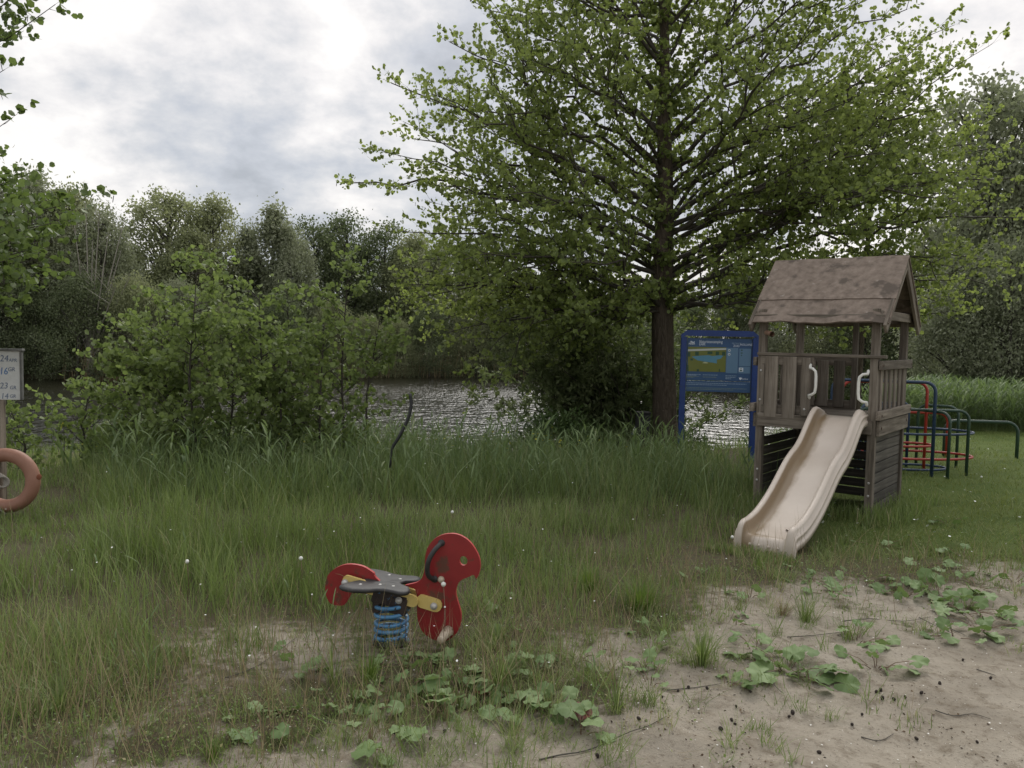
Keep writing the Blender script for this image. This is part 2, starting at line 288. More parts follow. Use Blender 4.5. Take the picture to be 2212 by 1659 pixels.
# ------------------------------------------------------------ mesh helpers
class MB:
    def __init__(s): s.v = []; s.f = []; s.mi = []; s.sm = []
    def add(s, vs, fs, mi=0, smooth=False):
        o = len(s.v); s.v += [tuple(v) for v in vs]; s.f += [tuple(i + o for i in f) for f in fs]; s.mi += [mi] * len(fs); s.sm += [smooth] * len(fs)
    def box(s, c, size, rot=None, mi=0, bev=0.0):
        x, y, z = (k / 2 for k in size); b = min(bev, x * .9, y * .9, z * .9)
        if b <= 0:
            vs = [Vector((i, j, k)) for k in (-z, z) for j in (-y, y) for i in (-x, x)]
            fs = [(0, 2, 3, 1), (4, 5, 7, 6), (0, 1, 5, 4), (2, 6, 7, 3), (0, 4, 6, 2), (1, 3, 7, 5)]
        else:
            bm = __import__('bmesh').new(); __import__('bmesh').ops.create_cube(bm, size=1)
            for v in bm.verts: v.co = Vector((v.co.x * 2 * x, v.co.y * 2 * y, v.co.z * 2 * z))
            __import__('bmesh').ops.bevel(bm, geom=bm.edges[:], offset=b, segments=1, affect='EDGES')
            bm.verts.index_update(); vs = [v.co.copy() for v in bm.verts]; fs = [[v.index for v in f.verts] for f in bm.faces]; bm.free()
        if rot is not None: vs = [rot @ v for v in vs]
        c = Vector(c); s.add([v + c for v in vs], fs, mi)
    def tube(s, pts, r, n=8, mi=0, cap=True, closed=False, smooth=True):
        pts = [Vector(p) for p in pts]; k = len(pts)
        rs = r if hasattr(r, '__len__') else [r] * k
        vs = []; up = None
        for i, p in enumerate(pts):
            if closed: t = pts[(i + 1) % k] - pts[i - 1]
            else: t = pts[min(i + 1, k - 1)] - pts[max(i - 1, 0)]
            t = t.normalized() if t.length > 1e-9 else Vector((0, 0, 1))
            if up is None: up = Vector((0, 0, 1)) if abs(t.z) < .9 else Vector((1, 0, 0))
            a = (up - t * up.dot(t)); a = a.normalized() if a.length > 1e-6 else t.orthogonal().normalized()
            b = t.cross(a); up = a
            for j in range(n):
                an = 2 * math.pi * j / n; vs.append(p + (a * math.cos(an) + b * math.sin(an)) * rs[i])
        fs = []
        for i in range(k if closed else k - 1):
            q = (i + 1) % k
            for j in range(n):
                fs.append((i * n + j, i * n + (j + 1) % n, q * n + (j + 1) % n, q * n + j))
        s.add(vs, fs, mi, smooth)
        if cap and not closed:
            o = len(s.v) - len(vs)
            s.f += [tuple(o + j for j in reversed(range(n))), tuple(o + (k - 1) * n + j for j in range(n))]; s.mi += [mi, mi]; s.sm += [False, False]
    def prism(s, outline, z0, z1, mi=0, f=None, mside=None, hole=None):
        """outline (x,y) extruded between z0 and z1; f maps (x,y,z) to a point"""
        f = f or (lambda x, y, z: (x, y, z)); n = len(outline)
        mside = mi if mside is None else mside
        if hole:
            # bridge the hole: nearest outline vertex to hole[0]
            hx, hy = hole[0]; i0 = min(range(n), key=lambda i: (outline[i][0] - hx) ** 2 + (outline[i][1] - hy) ** 2)
            ring = outline[i0:] + outline[:i0 + 1] + hole + [hole[0]]
        else: ring = outline
        from mathutils.geometry import tessellate_polygon
        if hole: tris = tessellate_polygon([[Vector((x, y, 0)) for x, y in outline], [Vector((x, y, 0)) for x, y in hole]]); allp = outline + hole
        else: tris = tessellate_polygon([[Vector((x, y, 0)) for x, y in outline]]); allp = outline
        m = len(allp)
        vs = [f(x, y, z0) for x, y in allp] + [f(x, y, z1) for x, y in allp]
        s.add(vs, [t for t in tris] + [tuple(i + m for i in reversed(t)) for t in tris], mi)
        o = len(s.v) - 2 * m
        sides = [(i, (i + 1) % n, (i + 1) % n + m, i + m) for i in range(n)]
        if hole: sides += [(n + (i + 1) % len(hole), n + i, n + i + m, n + (i + 1) % len(hole) + m) for i in range(len(hole))]
        s.f += [tuple(i + o for i in q) for q in sides]; s.mi += [mside] * len(sides); s.sm += [False] * len(sides)
    def dome(s, c, r, axis=Vector((0, 0, 1)), h=1.0, n=10, k=4, mi=0):
        axis = Vector(axis).normalized(); a = axis.orthogonal().normalized(); b = axis.cross(a); vs = []; fs = []
        for i in range(k):
            ph = i / k * math.pi / 2
            for j in range(n):
                an = 2 * math.pi * j / n; vs.append(Vector(c) + (a * math.cos(an) + b * math.sin(an)) * r * math.cos(ph) + axis * r * h * math.sin(ph))
        vs.append(Vector(c) + axis * r * h)
        for i in range(k - 1):
            for j in range(n): fs.append((i * n + j, i * n + (j + 1) % n, (i + 1) * n + (j + 1) % n, (i + 1) * n + j))
        for j in range(n): fs.append(((k - 1) * n + j, (k - 1) * n + (j + 1) % n, k * n))
        s.add(vs, fs, mi, True)
    def build(s, name, mats, parent=None, loc=None, mesh_only=False):
        me = bpy.data.meshes.new(name); me.from_pydata(s.v, [], s.f)
        for m in (mats if isinstance(mats, (list, tuple)) else [mats]): me.materials.append(m)
        me.polygons.foreach_set('material_index', s.mi); me.polygons.foreach_set('use_smooth', s.sm); me.update()
        if mesh_only: return me
        o = bpy.data.objects.new(name, me); C.objects.link(o)
        if parent: o.parent = parent
        if loc is not None: o.location = loc
        return o
def tag(o, label, cat=None, group=None, kind=None):
    if label: o['label'] = label
    if cat: o['category'] = cat
    if group: o['group'] = group
    if kind: o['kind'] = kind
    return o
def thing(name, label, cat, loc=(0, 0, 0), rz=0, group=None):
    o = bpy.data.objects.new(name, None); C.objects.link(o); o.empty_display_size = .2
    o.location = loc; o.rotation_euler = (0, 0, rz); return tag(o, label, cat, group)
def link_mesh(name, me, parent=None, mw=None):
    o = bpy.data.objects.new(name, me); C.objects.link(o)
    if parent: o.parent = parent
    if mw is not None: o.matrix_local = mw
    return o
def batch_mesh(name, tv, tf, Mx, T, mat, rnd=None, smooth=False):
    """instances of one template joined in one mesh: tv (V,3), tf list of faces, Mx (N,3,3), T (N,3)"""
    tv = np.asarray(tv, float); n = len(T); V = len(tv)
    co = np.einsum('nij,vj->nvi', Mx, tv) + T[:, None, :]
    me = bpy.data.meshes.new(name); me.vertices.add(n * V); me.vertices.foreach_set('co', co.reshape(-1).astype(np.float32))
    lens = np.array([len(f) for f in tf]); flat = np.concatenate([np.array(f) for f in tf])
    loops = (flat[None, :] + (np.arange(n) * V)[:, None]).reshape(-1)
    me.loops.add(len(loops)); me.loops.foreach_set('vertex_index', loops.astype(np.int32))
    starts = np.concatenate([[0], np.cumsum(lens)[:-1]]); st = (starts[None, :] + (np.arange(n) * lens.sum())[:, None]).reshape(-1)
    me.polygons.add(len(st)); me.polygons.foreach_set('loop_start', st.astype(np.int32))
    if smooth: me.polygons.foreach_set('use_smooth', np.ones(len(st), bool))
    at = me.attributes.new('rnd', 'FLOAT', 'POINT')
    if rnd is None: rnd = rng.random(n)
    at.data.foreach_set('value', np.repeat(rnd, V).astype(np.float32))
    me.materials.append(mat); me.update(calc_edges=True); return me
def join_arrays(parts):
    """[(tv,tf,Mx,T,rnd)] for different templates of the same vertex layout"""
    pass
def frames(A, Nn, size, wid=1.0):
    """columns side*size*wid, axis*size, normal*size"""
    A = A / np.linalg.norm(A, axis=1, keepdims=True)
    S = np.cross(A, Nn); S /= np.linalg.norm(S, axis=1, keepdims=True) + 1e-9
    U = np.cross(S, A)
    size = np.asarray(size)[:, None] if hasattr(size, '__len__') else size
    return np.stack([S * size * wid, A * size, U * size], axis=2)
LEAF_ROUND = ([(0, 0, 0), (.40, .30, .07), (.46, .72, .05), (0, 1, 0), (-.46, .72, .05), (-.40, .30, .07)], [(0, 1, 2, 3), (0, 3, 4, 5)])
LEAF_NARROW = ([(0, 0, 0), (.12, .45, .02), (0, 1, -.06), (-.12, .45, .02)], [(0, 1, 2, 3)])
LEAF_CLUMP = ([(0, 0, 0), (.42, .35, .1), (.1, 1, 0), (-.42, .5, -.05)], [(0, 1, 2, 3)])
STICK = ([(.5, 0, 0), (-.25, 0, .43), (-.25, 0, -.43), (0, 1, 0)], [(0, 1, 3), (1, 2, 3), (2, 0, 3)])
def unit(n_): 
    v = rng.normal(size=(n_, 3)); return v / np.linalg.norm(v, axis=1, keepdims=True)
def stick_frames(A, B, r):
    D = B - A; ln = np.linalg.norm(D, axis=1, keepdims=True); U = np.tile([0.13, .21, 1.0], (len(D), 1))
    S = np.cross(D, U); S /= np.linalg.norm(S, axis=1, keepdims=True) + 1e-9; W = np.cross(S, D / ln)
    r = np.asarray(r).reshape(-1, 1)
    return np.stack([S * r, D, W * r], axis=2)
def text(body, size, mat, parent, loc, rot=(R(90), 0, 0), name='lettering', xs=1.0, align='LEFT', ext=.0006, shear=0, bold=0):
    cu = bpy.data.curves.new('txt', 'FONT'); cu.body = body; cu.size = size; cu.extrude = ext; cu.align_x = align; cu.shear = shear; cu.resolution_u = 2; cu.offset = bold
    ob = bpy.data.objects.new('txt', cu); C.objects.link(ob); dg = bpy.context.evaluated_depsgraph_get(); dg.update()
    me = bpy.data.meshes.new_from_object(ob.evaluated_get(dg)); bpy.data.objects.remove(ob); me.materials.clear(); me.materials.append(mat)
    for v in me.vertices: v.co.x *= xs
    o = bpy.data.objects.new(name, me); C.objects.link(o); o.parent = parent; o.location = loc; o.rotation_euler = rot; return o
# ------------------------------------------------------------ ground
def axis(dense, far_lo, far_hi):
    a0, a1, st = dense; xs = list(np.arange(a0, a1, st)); s = st; v = xs[-1]
    while v < far_hi: s *= 1.09; v += s; xs.append(v)
    s = st; v = a0; lo = []
    while v > far_lo: s *= 1.09; v -= s; lo.append(v)
    return np.array(lo[::-1] + xs)
gx = axis((-3.6, 4.6, .035), -700, 700); gy = axis((2.0, 6.8, .035), -60, 900)
X, Y = np.meshgrid(gx, gy); Z = terr(X, Y)
nx, ny = len(gx), len(gy)
me = bpy.data.meshes.new('ground'); me.vertices.add(nx * ny)
me.vertices.foreach_set('co', np.stack([X, Y, Z], -1).reshape(-1).astype(np.float32))
ii = np.arange((nx - 1) * (ny - 1)); r_ = ii // (nx - 1); c_ = ii % (nx - 1); a_ = r_ * nx + c_
lp = np.stack([a_, a_ + 1, a_ + nx + 1, a_ + nx], 1).reshape(-1)
me.loops.add(len(lp)); me.loops.foreach_set('vertex_index', lp.astype(np.int32))
me.polygons.add(len(ii)); me.polygons.foreach_set('loop_start', (ii * 4).astype(np.int32)); me.polygons.foreach_set('use_smooth', np.ones(len(ii), bool))
at = me.attributes.new('veg', 'FLOAT', 'POINT'); at.data.foreach_set('value', veg(X, Y).reshape(-1).astype(np.float32))
at = me.attributes.new('lawn', 'FLOAT', 'POINT'); at.data.foreach_set('value', np.asarray(lawn(X, Y)).reshape(-1).astype(np.float32))
me.update(calc_edges=True)
m, t, b, o = newmat('sand and turf')
nA = noise(t, 1.6, 6, .6); nB = noise(t, 60, 5, .7); nC = noise(t, 14, 5, .65); nD = noise(t, 230, 2, .6)
sandc = ramp(t, nA, [(.3, (.215, .186, .145)), (.5, (.293, .258, .204)), (.75, (.365, .325, .262))])
sandc = mixc(t, mth(t, 'MULTIPLY', mth(t, 'SUBTRACT', nC, .50, clamp=True), 4.0, clamp=True), sandc, (.15, .12, .085))  # dark mottling: moist sand, plus the shade of small pits painted into the colour
sandc = mixc(t, mth(t, 'MULTIPLY', mth(t, 'SUBTRACT', nB, .58, clamp=True), 8, clamp=True), sandc, (.10, .075, .052))
sandc = mixc(t, mth(t, 'MULTIPLY', mth(t, 'SUBTRACT', nD, .70, clamp=True), 14, clamp=True), sandc, (.55, .5, .42))
soil = ramp(t, nC, [(.3, (.05, .042, .026)), (.5, (.095, .08, .05)), (.7, (.075, .095, .035))])
av = t.nodes.new('ShaderNodeAttribute'); av.attribute_name = 'veg'
al = t.nodes.new('ShaderNodeAttribute'); al.attribute_name = 'lawn'
vf = mth(t, 'MULTIPLY', mth(t, 'ADD', mth(t, 'SUBTRACT', av.outputs['Fac'], .45), mth(t, 'MULTIPLY', mth(t, 'SUBTRACT', nC, .5), 1.3)), 3.0, clamp=True)
col = mixc(t, vf, sandc, soil)
lw = ramp(t, nA, [(.3, (.06, .09, .022)), (.7, (.10, .13, .035))])
col = mixc(t, al.outputs['Fac'], col, lw)
t.links.new(col, b.inputs['Base Color']); b.inputs['Roughness'].default_value = .95; b.inputs['Specular IOR Level'].default_value = .1
hb = mth(t, 'ADD', mth(t, 'MULTIPLY', nB, .5), mth(t, 'ADD', nC, mth(t, 'MULTIPLY', nD, .2)))
bump(t, b, hb, .8, .022)
me.materials.append(m); g = bpy.data.objects.new('ground', me); C.objects.link(g); g['kind'] = 'structure'

# water
mw, t, b, o = newmat('lake water')
b.inputs['Base Color'].default_value = (.016, .015, .009, 1); b.inputs['Roughness'].default_value = .15; b.inputs['IOR'].default_value = 1.33
na = noise(t, 1.0, 3, .55, (2.1, 1.9, 1)); nb_ = noise(t, 1.0, 2, .5, (8, 6, 1)); nc_ = noise(t, .12, 2, .5)
hh = mth(t, 'ADD', na, mth(t, 'MULTIPLY', nb_, .35)); hh = mth(t, 'MULTIPLY', hh, mth(t, 'ADD', mth(t, 'MULTIPLY', nc_, 1.6), .2))
bump(t, b, hh, 1.0, .13)
wb = MB(); wb.add([(-400, 10, 0), (400, 10, 0), (400, 200, 0), (-400, 200, 0)], [(0, 1, 2, 3)])
wo = wb.build('lake_water', mw, loc=(0, 0, WATER)); wo['kind'] = 'structure'

# ------------------------------------------------------------ play tower with slide
FR = Vector((3.33, 7.34)); FL = Vector((2.50, 7.99))
exv = (FR - FL); W_ = exv.length; RZ = math.atan2(exv.y, exv.x); D_ = 1.10
z0 = 0.0
tw = thing('play_tower', 'weathered wooden play tower with pitched roof, railings and white handles', 'play tower', (FL.x, FL.y, z0), RZ)
def plank(name, c, size, mat, par=tw, bev=.004, rot=None, label=None):
    mb = MB(); mb.box((0, 0, 0), size, None, 0, bev); o = mb.build(name, M[mat], par, c)
    if rot: o.rotation_euler = rot
    if label: o['label'] = label
    return o
pw = .07
for (x, y, h) in ((0, 0, 1.93), (W_, 0, 1.93), (0, D_, 1.93), (W_, D_, 1.93)):
    plank('post', (x, y, h / 2 - .1), (pw, pw, h + .2), 'wood_z')
plank('post', (W_ * .56, D_ - .02, 1.42), (.055, .05, 1.02), 'wood_z')
# deck boards
for i in range(9):
    plank('deck_board', (W_ / 2, .08 + i * (D_ - .12) / 8, .885), (W_ - .08, .1, .022), 'wood_x')
# front fascia, rear fascia, side fascia
plank('fascia', (W_ / 2, -.052, .835), (W_ + .02, .028, .13), 'wood_x')
plank('fascia', (W_ / 2, D_ + .052, .835), (W_ + .02, .028, .13), 'wood_x')
plank('fascia', (W_ + .052, D_ / 2 + .01, .825), (.03, D_ + .05, .14), 'wood_y')
plank('fascia', (-.052, D_ / 2, .825), (.03, D_ + .05, .14), 'wood_y')
# front rails, planks and opening jamb
plank('rail', (W_ / 2 + .03, -.008, 1.487), (W_ + .14, .085, .03), 'wood_x')
plank('rail', (.26, -.022, 1.425), (.50, .03, .09), 'wood_x')
plank('rail', (.26, -.022, .945), (.50, .03, .085), 'wood_x')
for x, w in ((.115, .125), (.295, .13)):
    plank('plank', (x, -.056, 1.165), (w, .022, .60), 'wood_z')
plank('jamb', (.455, -.06, 1.18), (.085, .045, .56), 'wood_z')
# side railing (right): top and mid rail outside, slats inside
def side(xo, sgn):
    plank('rail', (xo + sgn * .062, D_ / 2, 1.41), (.035, D_ + .10, .085), 'wood_y')
    plank('rail', (xo + sgn * .066, D_ / 2 - .02, .95), (.045, D_ + .12, .085), 'wood_y')
    for i in range(6):
        plank('slat', (xo + sgn * .03, .12 + i * (D_ - .2) / 5, 1.17), (.02, .085, .55), 'wood_z')
side(W_, 1); side(0, -1)
# rear railing: left half
plank('rail', (W_ * .28, D_ + .0, 1.41), (W_ * .56, .03, .09), 'wood_x')
plank('rail', (W_ * .28, D_ + .0, .95), (W_ * .56, .03, .09), 'wood_x')
for x in (.13, .27, .44): plank('plank', (x, D_ - .03, 1.17), (.115, .022, .50), 'wood_z')
# lower boards: left, rear and right walls
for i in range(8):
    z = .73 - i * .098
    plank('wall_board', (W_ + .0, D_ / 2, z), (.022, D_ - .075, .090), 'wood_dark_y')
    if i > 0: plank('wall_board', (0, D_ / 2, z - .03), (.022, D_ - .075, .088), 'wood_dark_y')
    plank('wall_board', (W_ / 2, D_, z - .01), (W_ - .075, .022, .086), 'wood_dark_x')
# roof
rz0, rz1 = 1.80, 2.445; yc = D_ / 2; run = yc + .13; ang = math.atan2(rz1 - rz0, run); sl = math.hypot(run, rz1 - rz0)
roofm = simple('roof board with lichen', (.115, .087, .066), (.228, .180, .142), 14, .9, bmp=.5, bd=.006,
               spots=[((.27, .23, .195), 9, .64), ((.40, .19, .03), 6.5, .715), ((.085, .066, .05), 4, .56)])
M['roof'] = roofm
for s_ in (-1, 1):
    for (a, b2, lift, th) in ((0.0, .67, .010, .014), (.60, 1.0, -.004, .014)):
        cs = (a + b2) / 2 * sl; ln = (b2 - a) * sl; y = yc + s_ * math.cos(ang) * cs; z = rz1 - math.sin(ang) * cs + lift
        mb = MB(); nx_ = 16
        vs = []; fs = []
        for k, zz_ in enumerate((th / 2, -th / 2)):
            for i in range(nx_ + 1):
                for j in (0, 1):
                    xx = -.11 + (W_ + .24) * i / nx_; wav = (.012 * math.sin(i * .7 + s_) + .006 * math.sin(i * 1.9)) * (1 if (j == 1 and b2 == 1.0) else .3)
                    vs.append((xx, (j - .5) * ln * s_, zz_ + wav))
        h2 = 2 * (nx_ + 1)
        for i in range(nx_):
            q = i * 2; fs += [(q, q + 2, q + 3, q + 1), (q + h2, q + 1 + h2, q + 3 + h2, q + 2 + h2), (q, q + h2, q + 2 + h2, q + 2), (q + 1, q + 3, q + 3 + h2, q + 1 + h2)]
        fs += [(0, 1, 1 + h2, h2), (2 * nx_, 2 * nx_ + h2, 2 * nx_ + 1 + h2, 2 * nx_ + 1)]
        mb.add(vs, fs); ob = mb.build('roof_board', roofm, tw, (0, y, z)); ob.rotation_euler = (-s_ * ang, 0, 0)
    for x in (-.085, W_ + .105):       # barge boards
        cs = sl * .5; mb = MB(); mb.box((0, 0, 0), (.028, sl + .02, .10), None, 0, .004); ob = mb.build('barge_board', M['wood_y'], tw, (x, yc + s_ * math.cos(ang) * cs, rz1 - math.sin(ang) * cs - .055)); ob.rotation_euler = (-s_ * ang, 0, 0)
for y in (-.06, D_ + .06): plank('eave_beam', (W_ / 2, y, 1.845), (W_ + .16, .03, .06), 'wood_x')
for x in (.0, W_): plank('tie_beam', (x + (.05 if x > 0 else -.05), D_ / 2, 1.87), (.025, D_ + .1, .085), 'wood_y')
# handles
def handle(x, zc, sg):
    mb = MB(); pts = [(0, 0, .165), (0, -.012, .15), (0, -.02, .13), (sg * .035, -.05, .125), (sg * .062, -.05, .10), (sg * .068, -.05, .05), (sg * .068, -.05, -.05), (sg * .062, -.05, -.10), (sg * .03, -.05, -.125), (0, -.02, -.13), (0, -.012, -.15), (0, 0, -.165)]
    mb.tube(pts, [.010, .014] + [.0135] * 8 + [.014, .010], 10); return mb.build('handle', M['white_plastic'], tw, (x, -.075, zc))
handle(.50, 1.235, 1); handle(W_ - .035, 1.20, -1)
# bolts
for x, z in ((.0, 1.32), (.0, 1.03), (.0, .33), (.0, .22), (W_, .32), (W_, .2), (.455, .965)):
    mb = MB(); mb.dome((0, 0, 0), .012, (0, -1, 0), .5); mb.build('bolt', M['steel'], tw, (x, -.036 if x != .455 else -.083, z))
for y, z, xo in ((-.02, 1.41, .08), (D_ + .02, 1.41, .08), (-.04, .95, .089), (D_, .95, .089), (.05, .83, .068), (D_ - .05, .84, .068)):
    mb = MB(); mb.dome((0, 0, 0), .014, (1, 0, 0), .5); mb.build('bolt', M['rust'], tw, (W_ + xo, y, z))
mb = MB(); mb.tube([(0, 0, 0), (.10, -.11, -.02)], .026, 12, cap=False); mb.tube([(.10, -.11, -.02), (0, 0, 0)], .020, 12, cap=False)
ob = mb.build('telescope_tube', simple('brown pipe', (.2, .11, .07), (.3, .19, .13), 12, .5), tw, (.03, -.01, 1.70)); ob['label'] = 'short brown pipe end bolted on the left post'

# slide (its own part tree under the tower: bolted to it)
pl = simple('beige slide plastic', (.47, .40, .33), (.54, .47, .395), 3, .38, bmp=.02)
t = pl.node_tree; b = [n for n in t.nodes if n.type == 'BSDF_PRINCIPLED'][0]
cur = b.inputs['Base Color'].links[0].from_socket
at = t.nodes.new('ShaderNodeAttribute'); at.attribute_name = 'grime'
gn = noise(t, 9, 5, .65, (1, .5, 1)); gf = mth(t, 'MULTIPLY', mth(t, 'ADD', mth(t, 'MULTIPLY', at.outputs['Fac'], 2.1), mth(t, 'MULTIPLY', mth(t, 'SUBTRACT', gn, .55), 1.3)), mth(t, 'GREATER_THAN', at.outputs['Fac'], .01), clamp=True)
t.links.new(mixc(t, mth(t, 'MULTIPLY', gf, .9), cur, (.185, .125, .06)), b.inputs['Base Color'])
# path: l = distance out from the front face, z = bed height
ctrl = [(-.06, .915), (.06, .912), (.16, .885), (.28, .80), (.42, .685), (.56, .60), (.70, .545), (.84, .475), (1.0, .372), (1.16, .275), (1.32, .20), (1.46, .150), (1.60, .122), (1.70, .115), (1.745, .104), (1.768, .05), (1.77, -.06)]
def catmull(pts, k):
    outp = []; n = len(pts)
    for i in range(n - 1):
        p0 = np.array(pts[max(i - 1, 0)]); p1 = np.array(pts[i]); p2 = np.array(pts[i + 1]); p3 = np.array(pts[min(i + 2, n - 1)])
        for j in range(k):
            u = j / k; outp.append(.5 * ((2 * p1) + (-p0 + p2) * u + (2 * p0 - 5 * p1 + 4 * p2 - p3) * u * u + (-p0 + 3 * p1 - 3 * p2 + p3) * u ** 3))
    outp.append(np.array(pts[-1])); return outp
path = catmull(ctrl, 5)
half = [(.000, 0, 0), (.06, 0, 0), (.105, 0, .22), (.140, .001, .6), (.165, .004, .9), (.186, .016, 1), (.197, .05, 1), (.203, .080, .6), (.211, .096, 0), (.228, .102, 0), (.246, .097, 0), (.254, .083, 0), (.258, .045, 0), (.272, .036, 0), (.276, .028, 0), (.267, .018, 0), (.264, -.012, 0), (.278, -.022, 0), (.284, -.032, 0), (.276, -.046, 0), (.276, -.065, 0)]
prof = [(-s, h, gr) for s, h, gr in reversed(half[1:])] + [(s, h, 0 if i != 6 else .25) for i, (s, h, gr) in enumerate(half)]
vs = []; grime = []; npf = len(prof)
for i, p in enumerate(path):
    q0 = path[max(i - 1, 0)]; q1 = path[min(i + 1, len(path) - 1)]; dl, dz = q1 - q0; ln = math.hypot(dl, dz); nl, nz = -dz / ln, dl / ln; fe_ = float(sm(.70, .92, i / (len(path) - 1))); nl, nz = nl * (1 - fe_), nz * (1 - fe_) + fe_
    fr = i / (len(path) - 1); endf = sm(.80, .97, fr); topf = 1 - sm(.0, .10, fr)
    for s, h, gr in prof:
        hh_ = h * (1 - .45 * endf) if h > 0 else h
        if h > 0: hh_ *= (1 - .55 * topf * (1 if h > .04 else 0)) * (1 + .0 * topf)
        vs.append((s * .84, -(p[0] * 1.05 + nl * hh_ * (-1) * -1), p[1] + nz * hh_))
        grime.append(gr * (1 - topf * .6) * (1 if s < 0 else .4) + (.30 if (.80 < fr < .87 and abs(s) < .15) else 0) * (1 if s < .02 else .4) + (.3 if fr > .955 and abs(s) < .2 else 0))
fs = [(i * npf + j, i * npf + j + 1, (i + 1) * npf + j + 1, (i + 1) * npf + j) for i in range(len(path) - 1) for j in range(npf - 1)]
mb = MB(); mb.add(vs, fs, 0, True); sxc = .79
slide = mb.build('slide', pl, tw, (sxc, -.066, 0)); slide['label'] = 'beige moulded plastic slide with brown grime along one side'
ga = slide.data.attributes.new('grime', 'FLOAT', 'POINT'); ga.data.foreach_set('value', np.array(grime, dtype=np.float32))
slm = slide.modifiers.new('thickness', 'SOLIDIFY'); slm.thickness = .006; slm.offset = -1
mb = MB()
for x in (-.13, -.045, .045, .13): mb.dome((x * .84, -1.775 * 1.05, .055), .011, (0, -1, .2), .6)
mb.build('moulded_lug', pl, slide)

# ------------------------------------------------------------ spring rider
RB = G(845, 1388); S_ = .248 * (RB.y * 1.0) / FPX; RRZ = R(-9)
# depth along the viewing axis
cosv = .955
rd = thing('spring_rider', 'red chicken shaped spring rider with black rubber saddle and blue spring', 'spring rider', (RB.x, RB.y, RB.z), RRZ)
def uv(x, y): return ((x - 958) * S_ / math.cos(RRZ) * 1.0, (1188 - y) * S_ / cosv)
head = [(1255, 520), (1258, 450), (1265, 400), (1285, 345), (1330, 285), (1400, 243), (1470, 226), (1540, 228), (1610, 255), (1670, 305), (1715, 370), (1740, 430), (1745, 500), (1728, 565), (1712, 590), (1690, 560), (1655, 575), (1620, 592), (1590, 605), (1560, 632), (1542, 670), (1535, 720), (1545, 770), (1565, 830), (1582, 890), (1583, 960), (1565, 1030), (1530, 1085), (1480, 1125), (1430, 1142), (1370, 1140), (1310, 1120), (1250, 1080), (1215, 1020), (1195, 940), (1190, 860), (1188, 780), (1175, 720), (1120, 700), (1080, 690), (1140, 672), (1190, 655), (1225, 625), (1246, 580)]
eye = [(1598 + 36 * math.cos(a), 447 + 40 * math.sin(a)) for a in np.linspace(0, 2 * math.pi, 17)[:-1]]
tail = [(815, 640), (800, 606), (760, 580), (700, 552), (620, 540), (540, 545), (470, 570), (410, 610), (370, 660), (352, 730), (355, 800), (375, 860), (410, 895), (470, 905), (530, 895), (560, 850), (600, 800), (640, 785), (700, 785), (800, 790), (900, 800), (960, 760)]
def plate(name, outline, hole=None, th=.019, label=None):
    mb = MB(); mb.prism([uv(*p) for p in outline], -th / 2, th / 2, 0, lambda x, y, z: (x, z, y), 1, [uv(*p) for p in hole] if hole else None)
    o = mb.build(name, [M['red'], M['red_edge']], rd)
    if label: o['label'] = label
    return o
def smooth_outline(pts, k=3):
    n = len(pts); o = []
    for i in range(n):
        p0, p1, p2, p3 = (np.array(pts[(i + d) % n], float) for d in (-1, 0, 1, 2))
        for j in range(k):
            u = j / k; q = .5 * ((2 * p1) + (-p0 + p2) * u + (2 * p0 - 5 * p1 + 4 * p2 - p3) * u * u + (-p0 + 3 * p1 - 3 * p2 + p3) * u ** 3); o.append((float(q[0]), float(q[1])))
    return o
plate('head_board', smooth_outline(head), eye, label='red rooster head board with round eye hole')
plate('tail_board', smooth_outline(tail), label='red rounded tail board')
def bar(pts, wd, y0, y1, mat, name):
    (xa, ya), (xb, yb) = uv(*pts[0]), uv(*pts[1]); d = Vector((xb - xa, yb - ya)).normalized(); n_ = Vector((-d.y, d.x)); h = wd / 2; o = []
    for a in np.linspace(math.pi / 2, 3 * math.pi / 2, 7): o.append((xa + (d.x * math.cos(a) + n_.x * math.sin(a)) * h * (.8 if name else 1), ya + (d.y * math.cos(a) + n_.y * math.sin(a)) * h))
    for a in np.linspace(-math.pi / 2, math.pi / 2, 7): o.append((xb + (d.x * math.cos(a) + n_.x * math.sin(a)) * h, yb + (d.y * math.cos(a) + n_.y * math.sin(a)) * h))
    mb = MB(); mb.prism(o, y0, y1, 0, lambda x, y, z: (x, z, y)); return mb.build(name, M[mat], rd)
